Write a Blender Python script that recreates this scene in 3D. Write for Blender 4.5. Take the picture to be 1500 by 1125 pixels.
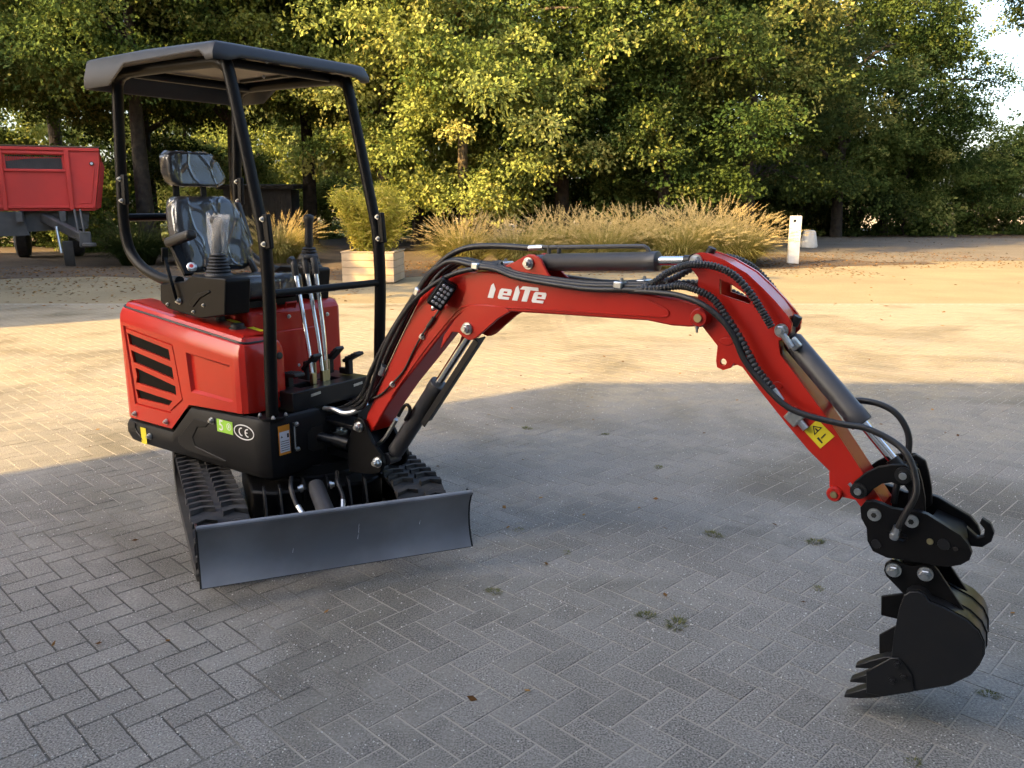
import bpy, bmesh, math, random
import numpy as np
from mathutils import Vector, Matrix
from mathutils.geometry import tessellate_polygon

for o in list(bpy.data.objects): bpy.data.objects.remove(o)
scene = bpy.context.scene
col = scene.collection
R = math.radians

# ------------------------------------------------------------------ camera
cam_d = bpy.data.cameras.new('camera'); cam = bpy.data.objects.new('camera', cam_d); col.objects.link(cam)
cam.location = (0, 0, 1.5); cam.rotation_euler = (R(90 - 12.326), 0, 0)
cam_d.sensor_width = 36; cam_d.lens = 29.16; cam_d.clip_end = 3000; cam_d.clip_start = 0.05
scene.camera = cam
# ------------------------------------------------------------------ sky, sun, exposure
SUN_AZ = R(35.5)            # direction the light travels on the ground, from +X
SUN_EL = R(29)
w = bpy.data.worlds.new('World'); scene.world = w; w.use_nodes = True
nt = w.node_tree; nt.nodes.clear()
sky = nt.nodes.new('ShaderNodeTexSky'); sky.sky_type = 'NISHITA'; sky.sun_disc = False
sky.sun_elevation = SUN_EL
sky.sun_rotation = math.atan2(-math.cos(SUN_AZ), -math.sin(SUN_AZ))   # towards the sun, measured from +Y to +X
sky.air_density = 1.0; sky.dust_density = 4.0; sky.ozone_density = 0.6
bg = nt.nodes.new('ShaderNodeBackground'); bg.inputs['Strength'].default_value = 0.15
wo = nt.nodes.new('ShaderNodeOutputWorld')
nt.links.new(sky.outputs[0], bg.inputs[0]); nt.links.new(bg.outputs[0], wo.inputs[0])
sd = bpy.data.lights.new('sun', 'SUN'); sun = bpy.data.objects.new('sun', sd); col.objects.link(sun)
sd.energy = 3.7; sd.angle = R(0.5); sd.color = (1.0, 0.665, 0.23)
dv = Vector((math.cos(SUN_EL)*math.cos(SUN_AZ), math.cos(SUN_EL)*math.sin(SUN_AZ), -math.sin(SUN_EL)))
sun.rotation_euler = dv.to_track_quat('-Z', 'Y').to_euler()
sun.location = (-10, -8, 12)
vs = scene.view_settings
cy = scene.cycles; cy.max_bounces = 5; cy.diffuse_bounces = 2; cy.glossy_bounces = 3; cy.transmission_bounces = 3; cy.use_adaptive_sampling = True; cy.adaptive_threshold = .03; cy.transparent_max_bounces = 8; cy.caustics_reflective = False; cy.caustics_refractive = False
vs.view_transform = 'Standard'; vs.look = 'None'; vs.exposure = 2.15; vs.gamma = 1.0; vs.use_curve_mapping = False

# ------------------------------------------------------------------ materials
MATS = {}
def M(name, colr, rough=.5, metal=0., var=None, bump=None, coat=0., spec=.5, space='Object'):
    m = bpy.data.materials.new(name); m.use_nodes = True
    n = m.node_tree; b = n.nodes['Principled BSDF']
    b.inputs['Base Color'].default_value = (*colr, 1); b.inputs['Roughness'].default_value = rough
    b.inputs['Metallic'].default_value = metal; b.inputs['Coat Weight'].default_value = coat
    b.inputs['Coat Roughness'].default_value = .08
    b.inputs['Specular IOR Level'].default_value = spec
    tc = n.nodes.new('ShaderNodeTexCoord')
    if var:
        c2, sc, lo, hi = var
        t = n.nodes.new('ShaderNodeTexNoise'); t.inputs['Scale'].default_value = sc; t.inputs['Detail'].default_value = 6
        n.links.new(tc.outputs[space], t.inputs['Vector'])
        r = n.nodes.new('ShaderNodeValToRGB'); r.color_ramp.elements[0].position = lo; r.color_ramp.elements[1].position = hi
        r.color_ramp.elements[0].color = (*colr, 1); r.color_ramp.elements[1].color = (*c2, 1)
        n.links.new(t.outputs[0], r.inputs[0]); n.links.new(r.outputs[0], b.inputs['Base Color'])
    if bump:
        sc, st, di = bump
        t = n.nodes.new('ShaderNodeTexNoise'); t.inputs['Scale'].default_value = sc; t.inputs['Detail'].default_value = 5
        n.links.new(tc.outputs[space], t.inputs['Vector'])
        bp = n.nodes.new('ShaderNodeBump'); bp.inputs['Strength'].default_value = st; bp.inputs['Distance'].default_value = di
        n.links.new(t.outputs[0], bp.inputs['Height']); n.links.new(bp.outputs[0], b.inputs['Normal'])
    MATS[name] = m; return m

M('red_paint', (.43, .0165, .009), .36, 0, ((.36, .013, .0078), 3, .35, .75), (9, .035, .004), coat=.42, spec=.2)
M('satin_black', (.0042, .0044, .0054), .42, 0, ((.0062, .0061, .0066), 6, .4, .8), (30, .05, .002), spec=.14)
M('dark_steel', (.0095, .010, .0118), .30, 0, ((.015, .0145, .0147), 8, .45, .8), (40, .06, .001), spec=.35)
M('cylinder_grey', (.035, .036, .042), .4, 0, ((.045, .044, .045), 14, .4, .7))
M('bumper_grey', (.0085, .0087, .0100), .5, 0, ((.0115, .0113, .0117), 5, .4, .8), (120, .12, .002), spec=.16)
M('canopy_plastic', (.020, .021, .024), .46, 0, ((.028, .028, .031), 4, .4, .8), (160, .12, .0015), spec=.32)
M('chrome', (.75, .76, .78), .12, 1.0)
M('zinc', (.55, .57, .58), .32, 1.0, ((.42, .44, .46), 40, .4, .7))
M('brass', (.42, .36, .20), .4, 1.0)
M('rubber', (.022, .021, .022), .75, 0, ((.045, .041, .036), 10, .45, .8), (60, .25, .003))
M('hose_black', (.010, .010, .011), .45)
M('grip_black', (.012, .012, .013), .55)
M('vinyl', (.016, .017, .021), .5, 0, None, (60, .2, .003))
M('letter_white', (.70, .70, .71), .45)
M('label_white', (.62, .66, .74), .4)
M('label_orange', (.62, .24, .02), .4)
M('label_yellow', (.66, .55, .02), .4)
M('label_green', (.28, .55, .05), .4)
M('ink_black', (.01, .01, .01), .5)
M('lamp_glass', (.5, .5, .52), .1, .6, None, (300, .5, .003))
M('roof_liner', (.34, .29, .23), .7, 0, ((.26, .22, .18), 4, .4, .7))
M('red_button', (.45, .02, .02), .4)

def blade_mat():
    m = M('blade_paint', (.215, .235, .275), .40, 0, ((.120, .130, .150), 2.2, .42, .66), (25, .08, .003))
    return m
blade_mat()

def grille_mat():
    m = bpy.data.materials.new('grille_mesh'); m.use_nodes = True; n = m.node_tree; b = n.nodes['Principled BSDF']
    tc = n.nodes.new('ShaderNodeTexCoord'); mp = n.nodes.new('ShaderNodeMapping'); mp.inputs['Rotation'].default_value = (0, R(45), 0)
    n.links.new(tc.outputs['Object'], mp.inputs[0])
    ck = n.nodes.new('ShaderNodeTexVoronoi'); ck.inputs['Scale'].default_value = 105; ck.inputs['Randomness'].default_value = 0
    n.links.new(mp.outputs[0], ck.inputs['Vector'])
    r = n.nodes.new('ShaderNodeValToRGB'); r.color_ramp.elements[0].position = .28; r.color_ramp.elements[1].position = .36
    r.color_ramp.elements[0].color = (.001, .001, .001, 1); r.color_ramp.elements[1].color = (.006, .0055, .005, 1)
    n.links.new(ck.outputs['Distance'], r.inputs[0]); n.links.new(r.outputs[0], b.inputs['Base Color'])
    b.inputs['Roughness'].default_value = .6; b.inputs['Specular IOR Level'].default_value = .05
    MATS['grille_mesh'] = m
grille_mat()

def plastic_mat():
    m = bpy.data.materials.new('clear_plastic'); m.use_nodes = True; n = m.node_tree; n.nodes.clear()
    out = n.nodes.new('ShaderNodeOutputMaterial'); mix = n.nodes.new('ShaderNodeMixShader')
    tr = n.nodes.new('ShaderNodeBsdfTransparent'); gl = n.nodes.new('ShaderNodeBsdfGlossy')
    tr.inputs[0].default_value = (.93, .93, .93, 1)
    gl.inputs['Roughness'].default_value = .06; gl.inputs['Color'].default_value = (.9, .92, .95, 1)
    tc = n.nodes.new('ShaderNodeTexCoord'); nz = n.nodes.new('ShaderNodeTexNoise'); nz.inputs['Scale'].default_value = 4; nz.inputs['Detail'].default_value = 1
    n.links.new(tc.outputs['Object'], nz.inputs[0])
    wp = n.nodes.new('ShaderNodeMix'); wp.data_type = 'RGBA'; wp.inputs[0].default_value = .12
    n.links.new(tc.outputs['Object'], wp.inputs[6]); n.links.new(nz.outputs['Color'], wp.inputs[7])
    mp = n.nodes.new('ShaderNodeMapping'); mp.inputs['Rotation'].default_value = (R(35), 0, 0); mp.inputs['Scale'].default_value = (1, 1, .42); n.links.new(wp.outputs[2], mp.inputs[0])
    vo = n.nodes.new('ShaderNodeTexVoronoi'); vo.feature = 'DISTANCE_TO_EDGE'; vo.inputs['Scale'].default_value = 13; n.links.new(mp.outputs[0], vo.inputs['Vector'])
    cr = n.nodes.new('ShaderNodeValToRGB'); cr.color_ramp.elements[0].position = 0; cr.color_ramp.elements[1].position = .09
    cr.color_ramp.elements[0].color = (1, 1, 1, 1); cr.color_ramp.elements[1].color = (0, 0, 0, 1); n.links.new(vo.outputs['Distance'], cr.inputs[0])
    hs = n.nodes.new('ShaderNodeMath'); hs.operation = 'MULTIPLY_ADD'; hs.inputs[1].default_value = .22; n.links.new(cr.outputs[0], hs.inputs[0]); n.links.new(nz.outputs[0], hs.inputs[2])
    bp = n.nodes.new('ShaderNodeBump'); bp.inputs['Strength'].default_value = .45; bp.inputs['Distance'].default_value = .05
    n.links.new(hs.outputs[0], bp.inputs['Height']); n.links.new(bp.outputs[0], gl.inputs['Normal'])
    lw = n.nodes.new('ShaderNodeLayerWeight'); lw.inputs[0].default_value = .35; n.links.new(bp.outputs[0], lw.inputs['Normal'])
    mt = n.nodes.new('ShaderNodeMath'); mt.operation = 'MULTIPLY_ADD'; mt.inputs[1].default_value = .22; mt.inputs[2].default_value = .012
    n.links.new(lw.outputs['Facing'], mt.inputs[0]); n.links.new(mt.outputs[0], mix.inputs[0])
    n.links.new(tr.outputs[0], mix.inputs[1]); n.links.new(gl.outputs[0], mix.inputs[2]); n.links.new(mix.outputs[0], out.inputs[0])
    MATS['clear_plastic'] = m
plastic_mat()
M('bag_film', (.75, .76, .78), .25, 0)
_b = MATS['bag_film'].node_tree.nodes['Principled BSDF']; _b.inputs['Alpha'].default_value = .20

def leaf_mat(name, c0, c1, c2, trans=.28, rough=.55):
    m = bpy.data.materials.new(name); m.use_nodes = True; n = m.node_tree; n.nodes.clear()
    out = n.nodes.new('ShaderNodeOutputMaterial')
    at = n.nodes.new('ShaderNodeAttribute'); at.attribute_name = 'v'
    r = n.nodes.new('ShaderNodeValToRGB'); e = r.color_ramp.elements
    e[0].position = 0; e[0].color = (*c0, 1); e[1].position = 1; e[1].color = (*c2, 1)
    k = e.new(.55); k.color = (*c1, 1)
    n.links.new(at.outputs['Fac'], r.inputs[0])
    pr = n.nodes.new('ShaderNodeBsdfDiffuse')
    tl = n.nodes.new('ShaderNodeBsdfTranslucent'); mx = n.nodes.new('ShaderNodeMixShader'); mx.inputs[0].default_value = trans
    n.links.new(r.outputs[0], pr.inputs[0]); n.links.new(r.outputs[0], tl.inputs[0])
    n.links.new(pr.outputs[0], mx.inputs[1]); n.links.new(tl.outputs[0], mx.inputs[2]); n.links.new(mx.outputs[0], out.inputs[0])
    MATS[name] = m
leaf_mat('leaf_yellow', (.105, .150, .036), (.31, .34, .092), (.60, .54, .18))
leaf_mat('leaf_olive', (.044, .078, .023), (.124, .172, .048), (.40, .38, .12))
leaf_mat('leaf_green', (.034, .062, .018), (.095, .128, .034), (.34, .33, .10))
leaf_mat('leaf_dark_shade', (.024, .042, .015), (.062, .084, .026), (.27, .25, .075))  # dark green foliage; also darkens the right-hand trees in place of shade
leaf_mat('bamboo_leaf', (.24, .25, .03), (.48, .42, .07), (.62, .48, .14))
leaf_mat('straw_grass', (.19, .20, .045), (.46, .37, .13), (.68, .53, .27), .38)
leaf_mat('weed_leaf', (.07, .085, .025), (.13, .135, .045), (.22, .18, .08), .2)
leaf_mat('fallen_leaf', (.07, .035, .015), (.17, .085, .03), (.32, .18, .06), .1)
leaf_mat('shaded_green_grass', (.020, .034, .010), (.045, .062, .018), (.11, .11, .04), .25)  # green grass darkened so that its colour carries the shade
leaf_mat('lawn_grass', (.06, .10, .02), (.13, .15, .03), (.28, .24, .07), .3)
M('bark', (.055, .042, .030), .9, 0, ((.020, .017, .013), 5, .35, .65), (7, .8, .05))
M('bark_light', (.16, .12, .075), .9, 0, ((.06, .048, .033), 4, .35, .65), (7, .7, .05))

# ------------------------------------------------------------------ mesh helpers
class G:
    def __init__(s): s.v = []; s.f = []
    def add(s, vs, fs):
        k = len(s.v); s.v += [tuple(p) for p in vs]; s.f += [tuple(i + k for i in f) for f in fs]; return s
    def prism(s, poly, c0, c1, fn=lambda a, b, c: (a, c, b), holes=()):
        loops = [list(poly)] + [list(h) for h in holes]
        flat = [p for l in loops for p in l]; n = len(flat)
        vs = [fn(p[0], p[1], c0) for p in flat] + [fn(p[0], p[1], c1) for p in flat]; fs = []
        if holes:
            tris = tessellate_polygon([[Vector((p[0], p[1], 0)) for p in l] for l in loops])
            for t in tris: fs.append(tuple(t)); fs.append(tuple(i + n for i in reversed(t)))
        else:
            fs.append(tuple(range(n))); fs.append(tuple(range(2*n - 1, n - 1, -1)))
        k = 0
        for l in loops:
            m = len(l)
            for i in range(m):
                a, b = k + i, k + (i + 1) % m
                fs.append((a, b, b + n, a + n))
            k += m
        return s.add(vs, fs)
    def box(s, c, d, mat=None):
        x, y, z = (q/2 for q in d); P = [(-x,-y,-z),(x,-y,-z),(x,y,-z),(-x,y,-z),(-x,-y,z),(x,-y,z),(x,y,z),(-x,y,z)]
        if mat is not None: P = [tuple(mat @ Vector(p)) for p in P]
        P = [(p[0]+c[0], p[1]+c[1], p[2]+c[2]) for p in P]
        return s.add(P, [(0,3,2,1),(4,5,6,7),(0,1,5,4),(1,2,6,5),(2,3,7,6),(3,0,4,7)])
    def beam(s, a, b, w, h, up=(0, 0, 1)):
        a, b = Vector(a), Vector(b); d = (b - a); L = d.length; d.normalize()
        sd = d.cross(Vector(up)).normalized(); u = sd.cross(d)
        m = Matrix((d, sd, u)).transposed()
        return s.box((a + b)/2, (L, w, h), m)
    def lathe(s, p0, ax, prof, n=16):
        p0 = Vector(p0); ax = Vector(ax).normalized()
        t = Vector((0, 0, 1)) if abs(ax.z) < .9 else Vector((1, 0, 0))
        u = ax.cross(t).normalized(); vv = ax.cross(u)
        vs = []; fs = []
        for (h, r) in prof:
            for i in range(n):
                a = 2*math.pi*i/n; vs.append(p0 + ax*h + (u*math.cos(a) + vv*math.sin(a))*r)
        m = len(prof)
        for j in range(m - 1):
            for i in range(n):
                fs.append((j*n + i, j*n + (i+1) % n, (j+1)*n + (i+1) % n, (j+1)*n + i))
        fs.append(tuple(range(n - 1, -1, -1))); fs.append(tuple(range((m-1)*n, m*n)))
        return s.add(vs, fs)
    def cyl(s, a, b, r, n=16, r1=None):
        d = Vector(b) - Vector(a); return s.lathe(a, d, [(0, r), (d.length, r if r1 is None else r1)], n)
    def tube(s, pts, r, n=10, sub=6, rf=None):
        P = [Vector(p) for p in pts]
        if len(P) > 2 and sub > 1:
            Q = [P[0]*2 - P[1]] + P + [P[-1]*2 - P[-2]]; S = []
            for i in range(1, len(Q) - 2):
                for k in range(sub):
                    t = k/sub; p0, p1, p2, p3 = Q[i-1], Q[i], Q[i+1], Q[i+2]
                    S.append(.5*((2*p1) + (p2-p0)*t + (2*p0-5*p1+4*p2-p3)*t*t + (3*p1-p0-3*p2+p3)*t**3))
            S.append(P[-1])
        else: S = P
        N = len(S); T = [(S[min(i+1, N-1)] - S[max(i-1, 0)]).normalized() for i in range(N)]
        u = T[0].cross(Vector((0.13, .31, .94))).normalized(); vs = []; fs = []
        for i in range(N):
            u = (u - T[i]*u.dot(T[i])).normalized(); w_ = T[i].cross(u)
            rr = r if rf is None else r*rf(i/(N-1), i)
            for k in range(n):
                a = 2*math.pi*k/n; vs.append(S[i] + (u*math.cos(a) + w_*math.sin(a))*rr)
        for i in range(N - 1):
            for k in range(n): fs.append((i*n + k, i*n + (k+1) % n, (i+1)*n + (k+1) % n, (i+1)*n + k))
        fs.append(tuple(range(n - 1, -1, -1))); fs.append(tuple(range((N-1)*n, N*n)))
        return s.add(vs, fs)
    def loft(s, rings, skip=(), cap0=True, cap1=True):
        n = len(rings[0]); vs = [p for r in rings for p in r]; fs = []
        for j in range(len(rings) - 1):
            for i in range(n):
                if (j, i) in skip: continue
                fs.append((j*n + i, j*n + (i+1) % n, (j+1)*n + (i+1) % n, (j+1)*n + i))
        if cap0: fs.append(tuple(range(n - 1, -1, -1)))
        if cap1: fs.append(tuple(range((len(rings)-1)*n, len(rings)*n)))
        return s.add(vs, fs)

def obj(name, g, mat, parent=None, bevel=0., seg=2, smooth=35, fixn=True):
    me = bpy.data.meshes.new(name)
    if isinstance(g, bpy.types.Mesh): me = g
    else:
        me.from_pydata(g.v, [], g.f)
        if fixn:
            bm = bmesh.new(); bm.from_mesh(me); bmesh.ops.recalc_face_normals(bm, faces=bm.faces); bm.to_mesh(me); bm.free()
        me.update()
    if mat is not None and not me.materials: me.materials.append(MATS[mat])
    if smooth:
        me.polygons.foreach_set('use_smooth', [True]*len(me.polygons)); me.set_sharp_from_angle(angle=R(smooth))
    o = bpy.data.objects.new(name, me); col.objects.link(o)
    if parent: o.parent = parent
    if bevel:
        b = o.modifiers.new('bevel', 'BEVEL'); b.width = bevel; b.segments = seg; b.limit_method = 'ANGLE'; b.angle_limit = R(40)
        b.harden_normals = False
    return o
def tag(o, label=None, cat=None, group=None, kind=None):
    if label: o['label'] = label
    if cat: o['category'] = cat
    if group: o['group'] = group
    if kind: o['kind'] = kind
    return o
def empty(name, loc=(0, 0, 0), rz=0.):
    o = bpy.data.objects.new(name, None); col.objects.link(o); o.location = loc; o.rotation_euler = (0, 0, rz); o.empty_display_size = .2
    return o
def copy_tree(o, parent=None):
    c = o.copy(); col.objects.link(c); c.parent = parent
    for ch in list(o.children): copy_tree(ch, c)
    return c
def bolt(name, p, ax, r, parent, mat='zinc'):
    p = Vector(p); ax = Vector(ax).normalized(); g = G()
    g.lathe(p, ax, [(0, r), (.25*r, r)], 20)
    g.lathe(p + ax*.25*r, ax, [(0, r*.78), (.55*r, r*.78), (.65*r, r*.66)], 6)
    g.lathe(p + ax*.9*r, ax, [(0, r*.4), (.4*r, r*.4)], 10)
    return obj(name, g, mat, parent, smooth=30)
def text_mesh(txt, size, name='lettering', extrude=.0006):
    c = bpy.data.curves.new(name, 'FONT'); c.body = txt; c.size = size; c.extrude = extrude
    c.align_x = 'CENTER'; c.align_y = 'CENTER'; c.resolution_u = 3
    o = bpy.data.objects.new(name, c); col.objects.link(o)
    dg = bpy.context.evaluated_depsgraph_get(); me = bpy.data.meshes.new_from_object(o.evaluated_get(dg))
    bpy.data.objects.remove(o); me.materials.clear(); return me
def np_mesh(name, V, F, attr=None):
    V = np.asarray(V, np.float32); F = np.asarray(F, np.int32)
    me = bpy.data.meshes.new(name); k = F.shape[1]
    me.vertices.add(len(V)); me.vertices.foreach_set('co', V.ravel())
    me.loops.add(F.size); me.loops.foreach_set('vertex_index', F.ravel())
    me.polygons.add(len(F)); me.polygons.foreach_set('loop_start', np.arange(0, F.size, k, dtype=np.int32))
    me.update(calc_edges=True); me.shade_flat()
    if attr is not None:
        a = me.attributes.new('v', 'FLOAT', 'FACE'); a.data.foreach_set('value', np.asarray(attr, np.float32))
    return me
# ------------------------------------------------------------------ ground
def ground_mat(name, c1, c2, c3, sc=.8, bump=.4, fine=60, speck=.0):
    m = bpy.data.materials.new(name); m.use_nodes = True; n = m.node_tree; b = n.nodes['Principled BSDF']
    b.inputs['Roughness'].default_value = .92; b.inputs['Specular IOR Level'].default_value = .25
    tc = n.nodes.new('ShaderNodeTexCoord')
    def noise(s, d=6):
        t = n.nodes.new('ShaderNodeTexNoise'); t.inputs['Scale'].default_value = s; t.inputs['Detail'].default_value = d
        n.links.new(tc.outputs['Object'], t.inputs['Vector']); return t
    def ramp(src, lo, hi, a, bb):
        r = n.nodes.new('ShaderNodeValToRGB'); r.color_ramp.elements[0].position = lo; r.color_ramp.elements[1].position = hi
        r.color_ramp.elements[0].color = (*a, 1); r.color_ramp.elements[1].color = (*bb, 1); n.links.new(src, r.inputs[0]); return r
    r1 = ramp(noise(sc).outputs[0], .35, .68, c1, c2)
    r2 = ramp(noise(fine, 3).outputs[0], .42, .62, (0, 0, 0), (1, 1, 1))
    mx = n.nodes.new('ShaderNodeMix'); mx.data_type = 'RGBA'
    n.links.new(r2.outputs[0], mx.inputs[0]); n.links.new(r1.outputs[0], mx.inputs[6]); mx.inputs[7].default_value = (*c3, 1)
    mq = n.nodes.new('ShaderNodeMix'); mq.data_type = 'RGBA'; mq.inputs[0].default_value = .45
    n.links.new(r1.outputs[0], mq.inputs[6]); n.links.new(mx.outputs[2], mq.inputs[7])
    n.links.new(mq.outputs[2], b.inputs['Base Color'])
    bp = n.nodes.new('ShaderNodeBump'); bp.inputs['Strength'].default_value = bump; bp.inputs['Distance'].default_value = .01
    n.links.new(noise(fine*1.4, 4).outputs[0], bp.inputs['Height']); n.links.new(bp.outputs[0], b.inputs['Normal'])
    MATS[name] = m
ground_mat('yard_sand', (.220, .180, .108), (.285, .232, .138), (.165, .132, .082), .7)
ground_mat('dirt_litter', (.085, .062, .042), (.14, .10, .064), (.05, .038, .028), .9, .8, 25)
ground_mat('asphalt', (.135, .116, .092), (.175, .150, .118), (.10, .088, .072), .8, .4, 80)
ground_mat('lawn', (.09, .12, .03), (.17, .17, .05), (.06, .09, .02), .6, .8, 20)
ground_mat('field_soil', (.30, .24, .15), (.40, .32, .20), (.24, .19, .12), .2, .5, 5)

def paver_mat():
    m = bpy.data.materials.new('paver_concrete'); m.use_nodes = True; n = m.node_tree; b = n.nodes['Principled BSDF']
    b.inputs['Roughness'].default_value = .88; b.inputs['Specular IOR Level'].default_value = .3
    ge = n.nodes.new('ShaderNodeNewGeometry'); at = n.nodes.new('ShaderNodeAttribute'); at.attribute_name = 'v'
    oi = n.nodes.new('ShaderNodeObjectInfo')
    def noise(s, d=6, dist=0):
        t = n.nodes.new('ShaderNodeTexNoise'); t.inputs['Scale'].default_value = s; t.inputs['Detail'].default_value = d
        t.inputs['Distortion'].default_value = dist
        n.links.new(ge.outputs['Position'], t.inputs['Vector']); return t
    def ramp(src, lo, hi, a, bb):
        r = n.nodes.new('ShaderNodeValToRGB'); r.color_ramp.elements[0].position = lo; r.color_ramp.elements[1].position = hi
        r.color_ramp.elements[0].color = (*a, 1); r.color_ramp.elements[1].color = (*bb, 1); n.links.new(src, r.inputs[0]); return r
    def mix(f, a, bb):
        x = n.nodes.new('ShaderNodeMix'); x.data_type = 'RGBA'
        for s, q in ((0, f), (6, a), (7, bb)):
            if isinstance(q, (int, float)): x.inputs[s].default_value = q
            elif isinstance(q, tuple): x.inputs[s].default_value = (*q, 1)
            else: n.links.new(q, x.inputs[s])
        return x.outputs[2]
    ad = n.nodes.new('ShaderNodeMath'); ad.operation = 'ADD'; n.links.new(at.outputs['Fac'], ad.inputs[0]); n.links.new(oi.outputs['Random'], ad.inputs[1])
    fr = n.nodes.new('ShaderNodeMath'); fr.operation = 'FRACT'; n.links.new(ad.outputs[0], fr.inputs[0])
    tone = ramp(fr.outputs[0], 0, 1, (.142, .134, .120), (.182, .172, .155))
    grain = ramp(noise(165, 4).outputs[0], .34, .66, (.30, .30, .30), (1.85, 1.83, 1.80))
    mu = n.nodes.new('ShaderNodeMix'); mu.data_type = 'RGBA'; mu.blend_type = 'MULTIPLY'; mu.inputs[0].default_value = 1
    n.links.new(tone.outputs[0], mu.inputs[6]); n.links.new(grain.outputs[0], mu.inputs[7])
    # sand swept over the paving, thicker away from the near left
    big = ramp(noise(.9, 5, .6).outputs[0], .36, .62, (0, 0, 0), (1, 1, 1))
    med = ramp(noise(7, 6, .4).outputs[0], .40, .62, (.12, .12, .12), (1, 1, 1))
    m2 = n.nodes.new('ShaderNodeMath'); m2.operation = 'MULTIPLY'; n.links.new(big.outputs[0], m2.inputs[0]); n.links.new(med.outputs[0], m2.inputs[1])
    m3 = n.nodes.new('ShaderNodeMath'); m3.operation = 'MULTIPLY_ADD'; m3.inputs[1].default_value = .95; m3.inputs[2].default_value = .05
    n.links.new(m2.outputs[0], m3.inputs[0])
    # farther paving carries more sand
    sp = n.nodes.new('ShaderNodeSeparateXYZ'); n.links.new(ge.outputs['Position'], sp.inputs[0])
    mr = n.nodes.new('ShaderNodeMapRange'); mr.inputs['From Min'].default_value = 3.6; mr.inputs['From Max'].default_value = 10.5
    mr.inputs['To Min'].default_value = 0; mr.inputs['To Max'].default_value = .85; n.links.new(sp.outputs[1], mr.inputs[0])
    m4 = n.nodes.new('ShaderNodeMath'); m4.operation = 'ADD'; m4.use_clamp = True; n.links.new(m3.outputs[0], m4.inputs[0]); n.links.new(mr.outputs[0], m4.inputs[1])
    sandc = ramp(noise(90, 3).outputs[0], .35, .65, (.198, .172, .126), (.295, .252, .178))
    shade_dust = ramp(noise(90, 3).outputs[0], .35, .65, (.172, .162, .142), (.268, .252, .222))
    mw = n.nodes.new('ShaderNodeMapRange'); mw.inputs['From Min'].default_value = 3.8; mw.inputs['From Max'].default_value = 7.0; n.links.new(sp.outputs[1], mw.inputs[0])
    dcol = mix(mw.outputs[0], shade_dust.outputs[0], sandc.outputs[0])  # neutral grey in the shaded foreground, sun-warm beyond; light painted into the sand colour
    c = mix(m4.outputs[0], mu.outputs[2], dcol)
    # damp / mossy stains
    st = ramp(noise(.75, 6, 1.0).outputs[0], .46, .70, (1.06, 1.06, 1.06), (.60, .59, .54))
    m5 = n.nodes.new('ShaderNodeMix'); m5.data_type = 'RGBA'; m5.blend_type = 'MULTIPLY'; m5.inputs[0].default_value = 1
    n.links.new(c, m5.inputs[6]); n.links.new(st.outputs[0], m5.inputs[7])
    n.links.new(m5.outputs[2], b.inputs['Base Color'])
    bp = n.nodes.new('ShaderNodeBump'); bp.inputs['Strength'].default_value = .55; bp.inputs['Distance'].default_value = .004
    n.links.new(noise(230, 4).outputs[0], bp.inputs['Height']); n.links.new(bp.outputs[0], b.inputs['Normal'])
    MATS['paver_concrete'] = m
paver_mat()
def joint_mat():
    m = bpy.data.materials.new('joint_sand'); m.use_nodes = True; n = m.node_tree; b = n.nodes['Principled BSDF']
    b.inputs['Roughness'].default_value = .95; b.inputs['Specular IOR Level'].default_value = .2
    tc = n.nodes.new('ShaderNodeTexCoord')
    t = n.nodes.new('ShaderNodeTexNoise'); t.inputs['Scale'].default_value = 1.1; t.inputs['Detail'].default_value = 5; n.links.new(tc.outputs['Object'], t.inputs[0])
    # washed-out, dirt-filled joints near the left foreground
    vd = n.nodes.new('ShaderNodeVectorMath'); vd.operation = 'DISTANCE'; vd.inputs[1].default_value = (-1.9, 2.5, 0); n.links.new(tc.outputs['Object'], vd.inputs[0])
    mr = n.nodes.new('ShaderNodeMapRange'); mr.inputs['From Min'].default_value = .6; mr.inputs['From Max'].default_value = 2.6; mr.inputs['To Min'].default_value = .30; mr.inputs['To Max'].default_value = -.10; n.links.new(vd.outputs['Value'], mr.inputs[0])
    ad = n.nodes.new('ShaderNodeMath'); ad.operation = 'ADD'; n.links.new(t.outputs[0], ad.inputs[0]); n.links.new(mr.outputs[0], ad.inputs[1])
    r = n.nodes.new('ShaderNodeValToRGB'); r.color_ramp.elements[0].position = .58; r.color_ramp.elements[1].position = .78
    r.color_ramp.elements[0].color = (.30, .276, .232, 1); r.color_ramp.elements[1].color = (.07, .066, .058, 1)
    n.links.new(ad.outputs[0], r.inputs[0]); n.links.new(r.outputs[0], b.inputs['Base Color']); MATS['joint_sand'] = m
joint_mat()

def sheet(name, poly, z, mat):
    g = G(); g.add([(x, y, z) for x, y in poly], [tuple(range(len(poly)))])
    o = obj(name, g, mat, smooth=0, fixn=False); tag(o, kind='structure'); return o
sheet('ground', [(-900, -300), (900, -300), (900, 1500), (-900, 1500)], -.05, 'field_soil')
sheet('tree_belt_floor', [(-70, 16.5), (-14, 17.2), (-11, 16.6), (-8.6, 17.4), (-6.2, 16.6), (-4.4, 17.3), (-3.0, 16.2), (-1.9, 17.4), (-.4, 17.6), (1.2, 18.4), (2.6, 18.2), (4.0, 18.9), (6.2, 19.4), (8.3, 20.3), (10.8, 21.0), (10.8, 24.5), (9.0, 36), (-2, 50), (-70, 60)], -.004, 'dirt_litter')
yard = sheet('yard', [(-60, -3), (60, -3), (60, 31), (9.3, 31), (9.2, 20.6), (4.0, 20.4), (-2, 20), (-60, 20)], -.0050, 'yard_sand')
sheet('road', [(8.2, 24.2), (9.6, 21.6), (16, 22.6), (70, 26), (70, 37), (22, 36.2), (13, 38.5), (4, 46), (1.5, 44)], .002, 'asphalt')
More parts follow.
